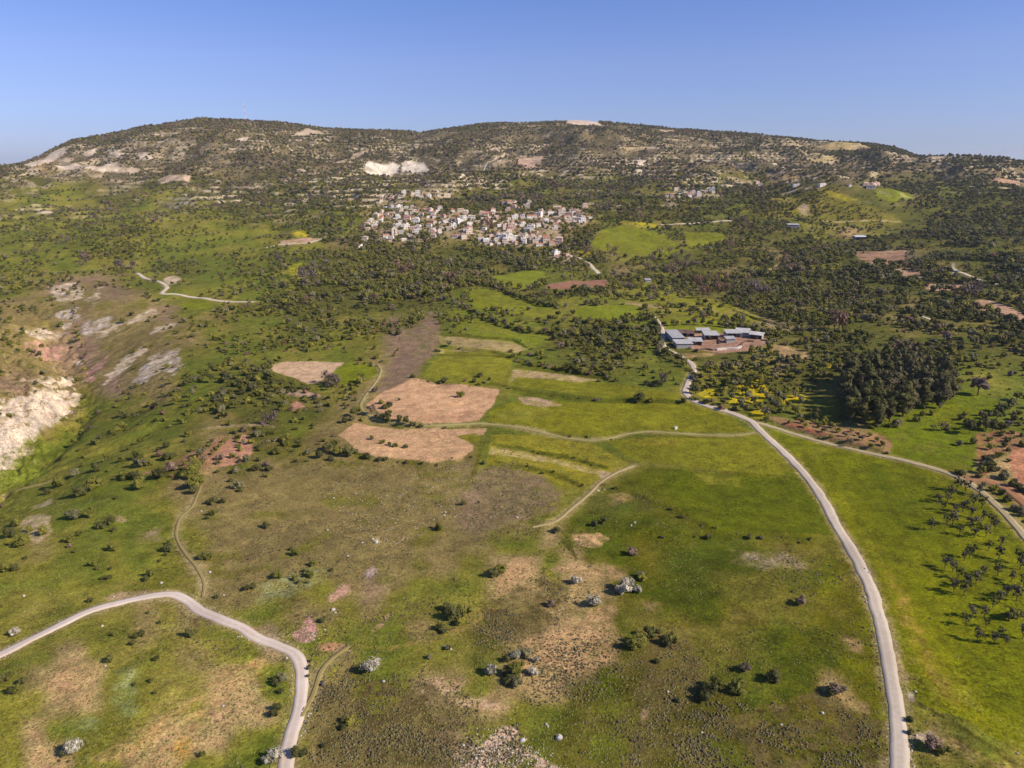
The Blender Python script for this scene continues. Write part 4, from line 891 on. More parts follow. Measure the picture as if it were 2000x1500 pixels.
for y0, y1, st, under in ((190, 700, 4.6, 0), (700, 1250, 5.6, 0), (1250, 2700, 7.6, 0), (240, 1250, 3.9, 1), (1250, 2600, 6.6, 2)):
    x, y = candidates(y0, y1, st); z = mesh_z(x, y); px, py, d = project(x, y, z)
    u = np.clip(x/y, U[0], U[-1]); D = np.interp(u, U, DTAB)
    dn = dens(px+(fbm(x, y, 40, 2, 301)-.5)*60, py+(fbm(x, y, 40, 2, 302)-.5)*np.where(py < 600, 20, 40))
    wlc = np.where(y > 1250, 1, 0); dn = dn*np.where(y > 1250, 1.22, 1)
    cl = fbm(x, y, 26, 3, 311)*(1-wlc) + fbm(x, y, 60, 4, 312)*wlc
    pk = np.clip(dn*(.14+1.7*sm(.36, .62, cl)), 0, .97)
    if under == 2: pk = .55*sm(.2, .6, dn)*(.35+.65*sm(.35, .55, fbm(x, y, 80, 3, 316)))
    if under == 1: pk = .42*sm(.12, .75, dn)*sm(.34, .56, fbm(x, y, 17, 3, 315))
    m = (rng.random(len(x)) < pk) & (y < D+60) & (px > -620) & (px < 2620)
    x, y, z, px, py, dn, cl = [q[m] for q in (x, y, z, px, py, dn, cl)]
    ok = road_clear(x, y, 2.2)
    for a in A:
        if not a['clear']: continue
        P = a['w']; lo = P.min(0); hi = P.max(0)
        q = np.where((x > lo[0]) & (x < hi[0]) & (y > lo[1]) & (y < hi[1]))[0]
        if len(q):
            ins = inside(x[q], y[q], P)
            if a['op'] < .8: ins &= rng.random(len(q)) < .8
            ok[q[ins]] = False
    for ex, ey, er in EXTRA:
        if y0-20 < ey < y1+20: ok &= ~((x-ex)**2+(y-ey)**2 < (er+1.5)**2)
    x, y, z, px, py, dn, cl = [q[ok] for q in (x, y, z, px, py, dn, cl)]
    big = fbm(x, y, 90, 3, 321)
    size = (2.4+3.3*big+3.0*rng.random(len(x))**2.0*1.2)*(1.0 + .12*(y > 1250))*np.interp(y, [300, 650], [.66, 1.0]) * (.75+.4*np.clip(dn, 0, .8))
    if under: size = (1.1 if under == 1 else 2.4)+(1.7 if under == 1 else 2.2)*rng.random(len(x))**1.5
    C.append(np.stack([x, y, z, px, py, size, dn], 1))
C = np.vstack(C)
# hedgerows and scattered lines
for pts, sp, dia in (([(905,600),(945,622),(1000,640),(1060,650),(1110,652)], 3.2, (3.5, 6)), ([(940,548),(1000,578),(1045,592),(1090,600)], 3.5, (3.5, 6)), ([(870,560),(905,548),(940,545)], 4, (4, 6)),
    ([(1005,700),(1042,712),(1100,722),(1185,736)], 4.2, (2.5, 4.5)), ([(1000,690),(1030,694),(1060,700)], 5, (3, 5)), ([(820,832),(790,826),(760,822),(748,818),(728,808)], 2.8, (3, 4.6)), ([(700,800),(690,815),(680,825)], 3, (3, 4.5)),
    ([(340,772),(380,745),(420,722),(450,706)], 4.5, (3, 5)), ([(1945,958),(1962,975),(1990,1000),(2010,1020)], 2.6, (2.4, 3.6)), ([(1925,900),(1950,930),(1985,955),(2005,965)], 2.6, (2.6, 4)), ([(1905,930),(1925,912),(1945,890)], 2.8, (2.8, 4)),
    ([(1355,778),(1370,786),(1400,795),(1410,800)], 2.6, (2.6, 4)), ([(150,572),(142,610),(150,650),(166,700),(156,745)], 8.5, (1.4, 4.8)), ([(1345,722),(1360,745),(1352,760)], 3, (2.6, 4)), ([(1262,604),(1285,650),(1288,680),(1310,700),(1335,712)], 4, (4, 6)), ([(655,755),(700,752),(705,745)], 3, (3.5, 5)),
    ([(1300,638),(1370,635),(1420,640),(1480,648),(1500,655)], 4.5, (4, 6)), ([(740,716),(716,712),(700,710)], 4, (2, 3)), ([(960,745),(940,748),(860,746)], 9, (2, 3)), ([(1100,655),(1060,652)], 5, (4,5)),
    ([(1300,604),(1330,600),(1345,606),(1375,610),(1385,615),(1376,622)], 4.2, (4, 6.5)), ([(1430,638),(1450,645),(1470,650)], 5, (4, 6)), ([(430,612),(460,604),(490,600)], 4, (4, 6)), ([(1500,608),(1530,628),(1545,640)], 9, (4, 6))):
    P = smooth_line(W(pts), sp); P = P + rng.normal(0, .8, P.shape)
    z = mesh_z(P[:, 0], P[:, 1]); px, py, d = project(P[:, 0], P[:, 1], z)
    C = np.vstack([C, np.stack([P[:, 0], P[:, 1], z, px, py, rng.uniform(*dia, len(P)), np.ones(len(P))*.9], 1)])
for P_b, h_ in BANKS:
    P = smooth_line(P_b, 5.0); P = P[rng.random(len(P)) < .5]; P = P + rng.normal(0, 1.1, P.shape)
    if not len(P): continue
    z = mesh_z(P[:, 0], P[:, 1]); px, py, d = project(P[:, 0], P[:, 1], z)
    C = np.vstack([C, np.stack([P[:, 0], P[:, 1], z, px, py, .8+1.9*rng.random(len(P))**2.2, np.ones(len(P))*.9], 1)])
# keep the village, the farm and the houses clear: filled in by the buildings file
VILLAGE_CLEAR = []
# ------------------------------------------------------------------ village houses
def plain(name, c, rough=.85, spec=.2, dirt=.25, sc_=1.2):
    m, nt, b = newmat(name, rough, spec)
    geo = N(nt, 'ShaderNodeNewGeometry'); n1 = noise(nt, geo.outputs['Position'], sc_, 5, .65)
    cc = mixc(nt, ramp(nt, n1, .35, .7), tuple(c), tuple(x*(1-dirt) for x in c)); nt.links.new(cc, b.inputs['Base Color']); bump(nt, b, n1, .2, .05)
    return m
WALLM = dict(white=plain('white_render', (.80,.74,.66)), cream=plain('cream_render', (.72,.58,.44)), pink=plain('pink_render', (.68,.48,.38)), stone=plain('tan_stone', (.54,.44,.33), .95, .1, .4, .5), grey=plain('grey_render', (.46,.45,.46)))
ROOFM = dict(flat=plain('pale_roof_screed', (.80,.75,.69)), tile=plain('red_roof_tiles', (.48,.22,.14), .85, .2, .35, .6), tan=plain('old_tan_tiles', (.56,.40,.29), .9, .2, .35, .6))
GLASS = plain('dark_glazing', (.03,.035,.045), .2, .5, .2); DOORM = plain('brown_door', (.10,.06,.04)); 
def house_parts(shape, wallc, roofc):
    "unit = metres; returns list of (name, mesh)"
    R_ = random.Random(shape*7+3); w, l, h = [(9,8,3.2),(10,8,5.7),(8,9,5.6),(12,7.5,3.3),(9.5,8.5,5.8),(6.5,6.5,3.0)][shape]
    wall = MB(); wall.box((0,0,h/2-1.2), (w,l,h+2.4))
    roofs = MB(); out = []
    if roofc == 'flat':
        roofs.box((0,0,h+.11), (w+.5,l+.5,.22))
        for sx, sy, dx, dy in ((0,-l/2+.1,w,.2), (0,l/2-.1,w,.2), (-w/2+.1,0,.2,l-.4), (w/2-.1,0,.2,l-.4)): wall.box((sx,sy,h+.55), (dx,dy,.66))
        if shape in (1, 4): wall.box((w*.2,l*.15,h+1.4), (w*.4,l*.45,2.4))
        if shape in (1, 2): wall.box((-w/2-1.6,-l*.1,1.2), (3.2,l*.7,4.8)); roofs.box((-w/2-1.62,-l*.1,3.7), (3.4,l*.75,.2))
    else:
        e = .45; rh = 1.9; x0, x1, y0, y1 = -w/2-e, w/2+e, -l/2-e, l/2+e
        v = [(x0,y0,h),(x1,y0,h),(x1,y1,h),(x0,y1,h),(x0+(.0 if shape % 2 else 2.2),0,h+rh),(x1-(.0 if shape % 2 else 2.2),0,h+rh)]
        roofs.add(v, [(0,1,5,4),(2,3,4,5),(3,0,4),(1,2,5),(0,3,2,1)])
        roofs.box((w*.22,l*.2,h+1.5), (.7,.7,1.6))
    out.append(('wall', wall.mesh('wall', WALLM[wallc]))); out.append(('roof', roofs.mesh('roof', ROOFM[roofc])))
    if roofc == 'flat':
        m = MB(); m.tube([(w*.25,-l*.2,h+.2), (w*.25,-l*.2,h+.9)], [.16,.16], 5); m.tube([(w*.25-.7,-l*.2,h+1.3), (w*.25+.7,-l*.2,h+1.3)], [.45,.45], 8); out.append(('water_tank', m.mesh('water_tank', WALLM['white'])))
    st = 2 if h > 5 else 1
    for s_ in range(st):
        zc = 1.6+3.0*s_
        for fx in (-.28, .28):
            m = MB(); m.box((fx*w,-l/2-.01,zc), (.95,.12,1.15)); out.append(('window', m.mesh('window', GLASS)))
    m = MB(); m.box((w/2+.01, l*.1, 1.6+3.0*(st-1)), (.12,1.3,1.3)); out.append(('window', m.mesh('window', GLASS)))
    m = MB(); m.box((0,-l/2-.01,1.05), (1.1,.14,2.1)); out.append(('door', m.mesh('door', DOORM)))
    return out, w, l, h
HP = {}
HOUSES = []
def house(shape, wallc, roofc, x, y, rz, s=1.0):
    key = (shape, wallc, roofc)
    if key not in HP:
        parts, w, l, h = house_parts(*key); root = bpy.data.objects.new('village_house', None); col.objects.link(root); ch = []
        for nm, me in parts:
            p = bpy.data.objects.new(nm, me); col.objects.link(p); p.parent = root; ch.append(p)
        HP[key] = (root, ch, w, l, h)
    else:
        r0, ch, w, l, h = HP[key]; root = r0.copy(); col.objects.link(root)
        for p in ch:
            q = p.copy(); col.objects.link(q); q.parent = root
    z = float(mesh_z(x, y)[0]); root.location = (x, y, z); root.rotation_euler = (0, 0, rz); root.scale = (s, s, s)
    root['category'] = 'house'; root['group'] = 'houses of the hillside village'
    px, py, d = project(x, y, z); HOUSES.append([root, shape, wallc, roofc, float(px), float(py), w*s]); EXTRA.append((x, y, max(w, l)*s*.5))
    return root
def hpx(px, py, shape, wallc, roofc, rz=0., s=1.):
    g, _ = cast([px], [py]); house(shape, wallc, roofc, g[0][0], g[0][1], rz, s)
for a_ in ((816,380,2,'white','flat'),(873,383,3,'cream','flat'),(796,430,1,'pink','tile'),(812,436,1,'white','flat'),(948,424,1,'cream','tile'),(950,436,2,'pink','tile'),(986,446,4,'pink','flat'),(999,446,4,'pink','flat'),
           (1037,449,1,'white','flat'),(1030,451,0,'grey','flat'),(980,466,4,'white','flat'),(994,468,1,'white','flat'),(1026,468,1,'cream','flat'),(1040,471,4,'pink','flat'),(1052,472,1,'cream','flat'),(1092,474,2,'pink','tan'),(1052,424,4,'white','flat'),
           (1076,419,3,'white','flat'),(1097,419,4,'cream','flat'),(1112,424,1,'pink','flat'),(1138,434,2,'white','flat'),(995,399,4,'pink','tile'),(1088,408,3,'cream','tan'),(1142,406,4,'pink','tan'),(1028,406,1,'stone','flat'),(1125,430,3,'cream','flat'),
           (1390,375,4,'white','flat'),(1375,376,3,'cream','flat'),(1352,380,1,'pink','flat'),(1484,361,3,'white','flat'),(1478,358,0,'pink','tan'),(1555,364,3,'white','flat'),(1605,363,3,'white','flat'),(1700,367,3,'cream','flat'),(1690,362,0,'pink','tan'),(950,472,0,'white','flat'),(940,470,3,'grey','flat')):
    hpx(*a_[:5], rz=random.uniform(-.4, .4), s=random.uniform(.8, 1.05))
def vfill(poly, step, n=None):
    pts = poly_fill(poly, step, .34); pts = pts[np.random.default_rng(len(pts)).permutation(len(pts))]
    for x, y in pts:
        if any((x-h[0])**2+(y-h[1])**2 < (h[2]+2.9)**2 for h in EXTRA[-420:] if abs(h[1]-y) < 30): continue
        if len(HOUSES) >= 292: break
        if n is not None:
            if n <= 0: break
            n -= 1
        wc = random.choices(['white','cream','pink','stone','grey'], [44,26,16,10,4])[0]; rf = random.choices(['flat','tile','tan'], [50,32,18])[0]
        house(random.randrange(6), wc, rf, x, y, random.choice((0, PI/2))+random.gauss(.1, .25), random.uniform(.55, .86))
vfill([(728,392),(745,380),(800,375),(885,373),(884,384),(800,390),(760,396),(735,400)], 15, 14)
vfill([(700,440),(725,428),(745,432),(740,448),(712,452)], 14, 8)
vfill([(690,478),(715,462),(760,456),(800,470),(830,476),(800,480),(740,472)], 16, 8)
vfill([(970,395),(1035,394),(1040,412),(1005,414),(975,410)], 16, 8)
vfill([(1064,500),(1085,488),(1108,494),(1125,505),(1095,508)], 13, 9)
vfill([(1298,402),(1300,378),(1330,365),(1360,374),(1405,372),(1410,382),(1360,392),(1330,400)], 14, 22)
vfill([(1655,360),(1710,358),(1715,368),(1660,370)], 16, 4)
vfill([(735,408),(790,402),(840,410),(900,412),(925,422),(945,412),(975,410),(975,440),(930,462),(905,466),(870,462),(840,468),(800,466),(780,452),(770,430),(725,428)], 10.8, 112)
vfill([(975,430),(1015,420),(1050,415),(1100,410),(1155,415),(1152,438),(1100,440),(1070,455),(1010,455),(975,452)], 10.4, 52)
vfill([(940,465),(975,455),(1060,462),(1085,470),(1088,482),(1000,482),(945,478)], 10.4, 24)
print('houses', len(HOUSES))
# church with apse end and small bell gable
g, _ = cast([770], [457]); x, y = g[0]; ch = bpy.data.objects.new('church', None); col.objects.link(ch); ch.location = (x, y, float(mesh_z(x, y)[0])); ch.rotation_euler = (0, 0, .25)
m = MB(); m.box((0,0,2.5), (7.5,13,10)); m.add([(-3.75,-6.5,7.5),(3.75,-6.5,7.5),(0,-6.5,11.2),(-3.75,6.5,7.5),(3.75,6.5,7.5),(0,6.5,11.2)], [(0,1,2),(4,3,5)])
def part(mb, name, mat, parent):
    o = bpy.data.objects.new(name, mb.mesh(name, mat)); col.objects.link(o); o.parent = parent; return o
part(m, 'wall', WALLM['cream'], ch)
m = MB(); m.add([(-4.1,-6.8,7.4),(0,-6.8,11.5),(0,6.8,11.5),(-4.1,6.8,7.4),(4.1,-6.8,7.4),(4.1,6.8,7.4)], [(0,1,2,3),(1,4,5,2)]); part(m, 'roof', ROOFM['tan'], ch)
m = MB(); m.box((0,-6.54,4.8), (1.5,.12,2.6)); part(m, 'window', GLASS, ch); m = MB(); m.box((0,-6.54,1.3), (1.7,.16,2.6)); part(m, 'door', DOORM, ch)
m = MB(); m.box((-1.3,-6.2,12.2), (.5,.6,2.6)); m.box((1.3,-6.2,12.2), (.5,.6,2.6)); m.box((0,-6.2,13.7), (3.1,.62,.5)); part(m, 'bell_gable', WALLM['cream'], ch)
ch['label'] = 'tall cream gabled church standing at the lower left edge of the village'; ch['category'] = 'church'; EXTRA.append((x, y, 9))
# ------------------------------------------------------------------ farm
ZINC = plain('weathered_zinc_sheet', (.52,.50,.47), .75, .25, .3, .35); ZRUST = plain('rusty_sheet', (.30,.17,.12), .7, .3, .4, .5); BLOCK = plain('grey_blockwork', (.38,.35,.34), .95, .1, .3); TIMB = plain('timber', (.13,.09,.06))
SHEDN = 0
def shed(px, py, w, l, h, rz, label, mat=None, openf=True, pitch=.9):
    w, l, h = w*.86, l*.86, h*.9
    g, _ = cast([px], [py]); x, y = g[0]; z = float(mesh_z(x, y)[0]); r = bpy.data.objects.new('farm_shed', None); col.objects.link(r)
    r.location = (x, y, z); r.rotation_euler = (0, 0, rz)
    m = MB()
    m.box((0, l/2-.1, h/2-.4), (w, .2, h+.8)); m.box((-w/2+.1, 0, h/2-.5), (.2, l-.4, h+.6)); m.box((w/2-.1, 0, h/2-.5), (.2, l-.4, h+.6))
    if not openf: m.box((0, -l/2+.1, h/2-.5), (w, .2, h+.4))
    part(m, 'wall', BLOCK, r)
    m = MB(); n = 24; e = .5   # corrugated sheet
    V = []; Fc = []
    for i in range(n*2+1):
        xx = -w/2-e+(w+2*e)*i/(2*n); dz = .07*(i % 2)
        V += [(xx, -l/2-e, h+.05+dz), (xx, l/2+e, h+pitch+.05+dz), (xx, l/2+e, h+pitch-.08+dz), (xx, -l/2-e, h-.08+dz)]
    for i in range(2*n):
        a = i*4; b2 = a+4; Fc += [(a, b2, b2+1, a+1), (a+3, a+2, b2+2, b2+3), (a, a+3, b2+3, b2), (a+1, b2+1, b2+2, a+2)]
    Fc += [(0,1,2,3), (8*n+3, 8*n+2, 8*n+1, 8*n)]
    m.add(V, Fc); part(m, 'roof', mat or ZINC, r)
    k = max(2, int(w/4)+1)
    for i in range(k):
        m = MB(); m.box((-w/2+.3+(w-.6)*i/(k-1), -l/2+.15, h/2-.4), (.2, .2, h+.6)); part(m, 'post', TIMB, r)
    r['label'] = label; r['category'] = 'shed'; r['group'] = 'sheds of the farm'; EXTRA.append((x, y, max(w, l)*.55)); return r
shed(1319,660,8.5,21,3.2,.10,'long pale zinc roofed shed beside the bend in the gravel road','', False, .9) if False else None
shed(1317,661,8.0,22,3.0,.04,'long pale zinc roofed shed beside the bend of the gravel road',None,False,.5)
shed(1333,676,10.5,10,2.8,.04,'pale zinc lean-to joined to the near end of the long shed',None,False,.4)
shed(1357,672,8.5,6.5,2.6,-.05,'small low grey shed with dark open front between two larger sheds',None)
shed(1387,661,9.5,9,3.2,-.04,'square blue grey zinc roofed shed in the middle of the farm',None)
shed(1332,655,5.5,7,2.4,.1,'rusty sheet roofed pen behind the long shed',ZRUST)
shed(1347,656,5,6,2.4,.1,'small rusty brown shed behind the low grey shed',ZRUST)
shed(1372,650,9,3.5,2.2,.0,'narrow pale shed at the back edge of the farm yard',None)
shed(1430,657,10,7,3.0,.05,'wide grey zinc roofed barn at the back of the right yard',None)
shed(1450,655,9,10,3.0,-.3,'pale barn joined to the right end of the wide barn',None,False)
shed(1477,660,8.5,5.5,2.6,-.55,'blue grey roofed shed slanting at the right end of the farm',None)
shed(1425,668,6,4,2.5,.1,'small white walled hut in front of the wide barn',None,False)
shed(1548,444,16,10,4,-.2,'pale grey roofed shed below the bald green knoll',None,False); shed(1679,468,15,8,4,0.,'lone white roofed shed on the scrubby right hillside',plain('white_sheet',(.8,.8,.84),.4,.4,.1),True)
shed(1265,551,6,5,2.6,.1,'tiny pale blue shed in the meadow far above the farm',None,False)
shed(1030+5,475,1,1,1,0,'x') if False else None
def wall_line(pts, h, w, name, label, mat, cat='wall'):
    P = smooth_line(W(pts), 1.2); z = mesh_z(P[:, 0], P[:, 1]); m = MB(); T = np.gradient(P, axis=0); T /= np.linalg.norm(T, axis=1, keepdims=True); Nn = np.stack([-T[:, 1], T[:, 0]], 1)
    V = []; n = len(P)
    for i in range(n):
        hh = h*(.8+.4*random.random())
        for s, t in ((-1, -.4), (-.9, hh), (.9, hh), (1, -.4)): V.append((P[i,0]+Nn[i,0]*s*w/2, P[i,1]+Nn[i,1]*s*w/2, z[i]+t))
    Fc = [(i*4+k, i*4+4+k, i*4+5+k, i*4+1+k) for i in range(n-1) for k in range(3)]
    m.add(V, Fc+[(0,1,2,3), (4*n-1,4*n-2,4*n-3,4*n-4)]); o = bpy.data.objects.new(name, m.mesh(name, mat)); col.objects.link(o); o['label'] = label; o['category'] = cat; return o
PALE = plain('bleached_rubble', (.62,.55,.48), .95, .1, .35, .8)
wall_line([(1399,684),(1420,682),(1440,681),(1446,678)], .9, 1.6, 'rubble_wall', 'pale rubble wall along the front of the right farm yard', PALE)
wall_line([(1345,645+5),(1360,648),(1372,647)], .9, .5, 'yard_wall', 'thin pale wall at the back of the farm yard', PALE)
wall_line([(1415,651),(1440,645),(1465,648)], .9, .5, 'yard_wall', 'low pale wall curving behind the wide barn', PALE)
wall_line([(1480,686),(1493,686)], .8, .5, 'yard_wall', 'short pale wall at the right end of the farm', PALE)
wall_line([(1362,684),(1378,683),(1392,685)], .8, .4, 'yard_wall', 'low brown pen wall in the lower left of the farm yard', TIMB)
wall_line([(1404,672),(1406,664),(1420,662)], .9, .4, 'yard_wall', 'dark pen wall crossing the middle of the farm yard', TIMB)
wall_line([(1446,676),(1456,668),(1472,668)], .9, .4, 'yard_wall', 'dark pen wall in the right part of the farm yard', TIMB)
wall_line([(700,484),(712,478),(722,475)], 2.2, 1.2, 'roadside_wall', 'bright white wall below the left end of the village', WALLM['white'])
# car coming down the gravel road, seen from above and in front
g, _ = cast([1353], [741]); x, y = g[0]; car = bpy.data.objects.new('parked_car', None); col.objects.link(car); car.location = (x, y, float(mesh_z(x, y)[0])+.32); car.rotation_euler = (0, 0, PI/2+.35)
CARP = plain('dark_car_paint', (.035,.03,.045), .3, .5, .1); TY = plain('tyre_rubber', (.02,.02,.02), .9, .1)
prof = [(-1.75,.35),(-1.8,.75),(-1.65,.95),(-.95,1.02),(-.45,1.45),(.75,1.48),(1.35,1.05),(1.75,.95),(1.8,.4)]
def extr(prof, w, mb):
    n = len(prof); V = [(a, s*w/2*(1 if b2 < 1.1 else .82), b2) for s in (-1, 1) for a, b2 in prof]
    mb.add(V, [tuple(range(n)), tuple(range(2*n-1, n-1, -1))]+[(i, n+i, n+(i+1) % n, (i+1) % n) for i in range(n)])
m = MB(); extr(prof, 1.55, m); part(m, 'body', CARP, car)
m = MB(); m.box((.15,0,1.27), (1.5,1.46,.26)); part(m, 'window', GLASS, car)
for sx in (-1.15, 1.15):
    for sy in (-.74, .74):
        m = MB(); m.tube([(sx, sy-.1, .3), (sx, sy+.1, .3)], [.3, .3], 12); part(m, 'wheel', TY, car)
for sy in (-.5, .5):
    m = MB(); m.box((1.8,sy,.68), (.08,.3,.16)); part(m, 'headlight', PALE, car)
car['label'] = 'small dark car on the gravel road between the farm and the road fork'; car['category'] = 'car'
# small white cabinet by the grassy farm track
g, _ = cast([1320], [838]); x, y = g[0]; bx = bpy.data.objects.new('white_cabinet', None); col.objects.link(bx); bx.location = (x, y, float(mesh_z(x, y)[0])); bx.rotation_euler = (0, 0, .2)
m = MB(); m.box((0,0,.5), (1.0,.7,1.3)); part(m, 'cabinet', WALLM['white'], bx); m = MB(); m.box((0,0,1.19), (1.15,.85,.08)); part(m, 'lid', PALE, bx)
bx['label'] = 'small white box standing at the edge of the pale field track'; bx['category'] = 'cabinet'
# lattice mast on the left summit, small posts on the right one
MR = plain('red_mast_paint', (.50,.20,.18), .5, .3, .1); MW = plain('white_mast_paint', (.70,.70,.72), .5, .3, .1)
g, _ = cast([480], [236.5]); x, y = g[0]; mast = bpy.data.objects.new('radio_mast', None); col.objects.link(mast); mast.location = (x, y, float(mesh_z(x, y)[0])-.5)
for k in range(6):
    m = MB(); z0, z1 = k*8.5, (k+1)*8.5; w0, w1 = 1.5-.2*k, 1.5-.2*(k+1)
    c4 = [(-1,-1),(1,-1),(1,1),(-1,1)]
    for i, (a_, b_) in enumerate(c4):
        c_n, d_n = c4[(i+1) % 4]
        m.tube([(a_*w0, b_*w0, z0), (a_*w1, b_*w1, z1)], [.11, .11], 4)
        m.tube([(a_*w0, b_*w0, z0+.4), (c_n*w1, d_n*w1, z1)], [.06, .06], 4); m.tube([(a_*w1, b_*w1, z1-.1), (c_n*w1, d_n*w1, z1-.1)], [.06, .06], 4)
    part(m, 'lattice_section', MR if k % 2 == 0 else MW, mast)
m = MB(); m.tube([(0,0,50.5), (0,0,57)], [.16, .08], 5); part(m, 'antenna', MW, mast)
mast['label'] = 'faint red and white lattice mast on the left summit of the ridge'; mast['category'] = 'mast'
def pole(px, py, h, label, group=None, name='utility_pole'):
    g, _ = cast([px], [py]); x, y = g[0]; o = bpy.data.objects.new(name, None); col.objects.link(o); o.location = (x, y, float(mesh_z(x, y)[0])-.3); o.rotation_euler = (0, 0, .5)
    m = MB(); m.tube([(0,0,0), (0,0,h)], [.16, .10], 7); part(m, 'pole', TIMB, o); m = MB(); m.box((0,0,h-.6), (2.0,.14,.16)); part(m, 'crossarm', TIMB, o)
    for sx in (-.85, 0, .85):
        m = MB(); m.tube([(sx,0,h-.5), (sx,0,h-.25)], [.06, .05], 6); part(m, 'insulator', MW, o)
    o['label'] = label; o['category'] = 'pole'
    if group: o['group'] = group
pole(1347, 648, 9, 'thin pole standing at the back left of the farm'); pole(1128, 236, 14, 'short post on the quarry topped right summit', None, 'summit_post')
# boulders and loose white stones
ROCK = plain('pale_limestone', (.52,.46,.40), .95, .1, .4, .9)
def rock(seed):
    R = np.random.default_rng(seed); v, f = ICO2; d = 1+.22*R.standard_normal((len(v), 1))*.6; m = MB(); m.add(v*d*[.5, .4, .34]+[0,0,.12], f); me = m.mesh('boulder', ROCK); return me
RK = [rock(i) for i in range(4)]; ROCKS = []
for i, t_ in enumerate("""1092,1439,15 1021,1445,11 1067,1414,6 1070,1418,5 1606,1392,7 1526,1415,6 1987,1471,5 47,1163,6 315,1138,6 393,998,5 410,1117,6 437,1162,4 640,1035,4 652,972,4 708,1060,5 680,1085,5 735,1058,9 728,1052,5 651,1190,8 655,1196,6 839,1283,7 749,1330,7
872,1263,8 880,1267,6 1371,1430,5 1240,1020,6 1233,1026,5 1168,958,6 1180,956,4 1690,1110,5 1698,1118,5 1688,1165,6 1692,1175,5 1720,1200,4 436,1378,5 206,1300,5 200,1222,5 560,1285,5 1305,1350,5 1010,1010,5 958,1010,4 870,1000,5 868,1006,4 1788,1350,5 1790,1436,6 1830,1442,5 222,1165,4 905,1455,6 930,1480,7 985,1440,6 1000,1470,6 960,1462,5""".split()):
    a_, b_, c_2 = map(float, t_.split(',')); g, _ = cast([a_], [b_+c_2*.2]); x, y = g[0]; z = float(mesh_z(x, y)[0]); d = float(project(x, y, z)[2])
    o = bpy.data.objects.new('boulder', RK[i % 4]); col.objects.link(o); s = c_2*d/F*1.05; o.location = (x, y, z); o.scale = (s, s, s); o.rotation_euler = (0, 0, random.random()*6)
    o['category'] = 'boulder'; o['group'] = 'pale stones lying in the grass'; ROCKS.append([o, 'boulder', 'pale', a_, b_, c_2, s])
# ------------------------------------------------------------------ individuals for what shows largest, one object for each mass beyond them
ex = np.array(EXTRA); keep = np.ones(len(C), bool)
for x0, y0_, r0 in EXTRA:
    q = np.abs(C[:, 1]-y0_) < r0+6
    keep[q] &= ((C[q, 0]-x0)**2+(C[q, 1]-y0_)**2) > (r0+C[q, 5]*.35)**2
C = C[keep]
# front walls of the houses stay in view: fewer tall trees right in front of them
hx = np.array([[h[0].location.x, h[0].location.y] for h in HOUSES]); keep = np.ones(len(C), bool)
for x0, y0_ in hx:
    q = (np.abs(C[:, 0]-x0) < 5) & (C[:, 1] < y0_) & (C[:, 1] > y0_-11) & (C[:, 5] > 3); keep[q] &= rng.random(q.sum()) < .22
C = C[keep]
X, Y, Z, PX, PY, SZ, DN = C.T
d = project(X, Y, Z)[2]; DPX = SZ*F/d
vis = visible(X, Y, Z, 2.5); infr = (PX > 0) & (PX < 2000) & vis
hillm = Y > 1150
u = rng.random(len(C)); tone = fbm(X, Y, 70, 3, 331); east = sm(1350, 1850, PX)
mat = np.full(len(C), 'green', dtype=object)
w_dark = .12+.42*east+.25*(tone < .45)+.16*hillm; w_lime = .10*(1-east)+.12*(tone > .55); w_grey = .17; w_brown = .05+.15*hillm; w_rust = .02+.03*hillm; w_pur = .015+.09*hillm
acc = np.zeros(len(C))
for nm, wgt in (('dark', w_dark), ('lime', w_lime), ('grey', w_grey), ('brown', w_brown), ('rust', w_rust), ('purple', w_pur)):
    q = (u >= acc) & (u < acc+wgt); mat[q] = nm; acc = acc+wgt
small = (SZ < 4.1) | hillm
taken = np.zeros(len(C), bool)
def pick(mask, n):
    q = np.where(mask & infr & ~taken)[0]; q = q[np.argsort(-DPX[q])][:n]; taken[q] = True; return q
nshr = sum(r[1] == 'shrub' for r in REG)
for i in pick(small & ~hillm, max(0, 298-nshr)): plant('shrub', mat[i], X[i], Y[i], SZ[i], 'shrubs scattered over the grassy slopes')
nt_ = sum(r[1] in ('tree', 'bare', 'almond') for r in REG)
for i in pick(~small, 298): plant('tree', mat[i], X[i], Y[i], SZ[i], 'trees of the woods and hedges below the village')
print('individuals', len(REG), 'rest', (~taken).sum())
def stuffproto(kind, mt, v):
    R = np.random.default_rng(v*13+len(mt)); m = MB()
    if kind == 'tree': foliage(m, R, crown_lobes(R, .16, 6), 120, .055, .82); m.tube([(0,0,-.08), (0,0,.4)], [.035, .02], 4, 1)
    elif kind == 'bare': foliage(m, R, crown_lobes(R, .2, 5), 90, .05, .5); m.tube([(0,0,-.08), (0,0,.5)], [.03, .015], 4, 1)
    else: foliage(m, R, shrub_lobes(R, 5), 100, .06, .85)
    me = m.mesh('mass_'+kind, [LM[mt], bk]); o = bpy.data.objects.new('mass_'+kind, me); return o
SPC = {}
MATL = ['green', 'dark', 'lime', 'grey', 'brown', 'rust', 'purple']
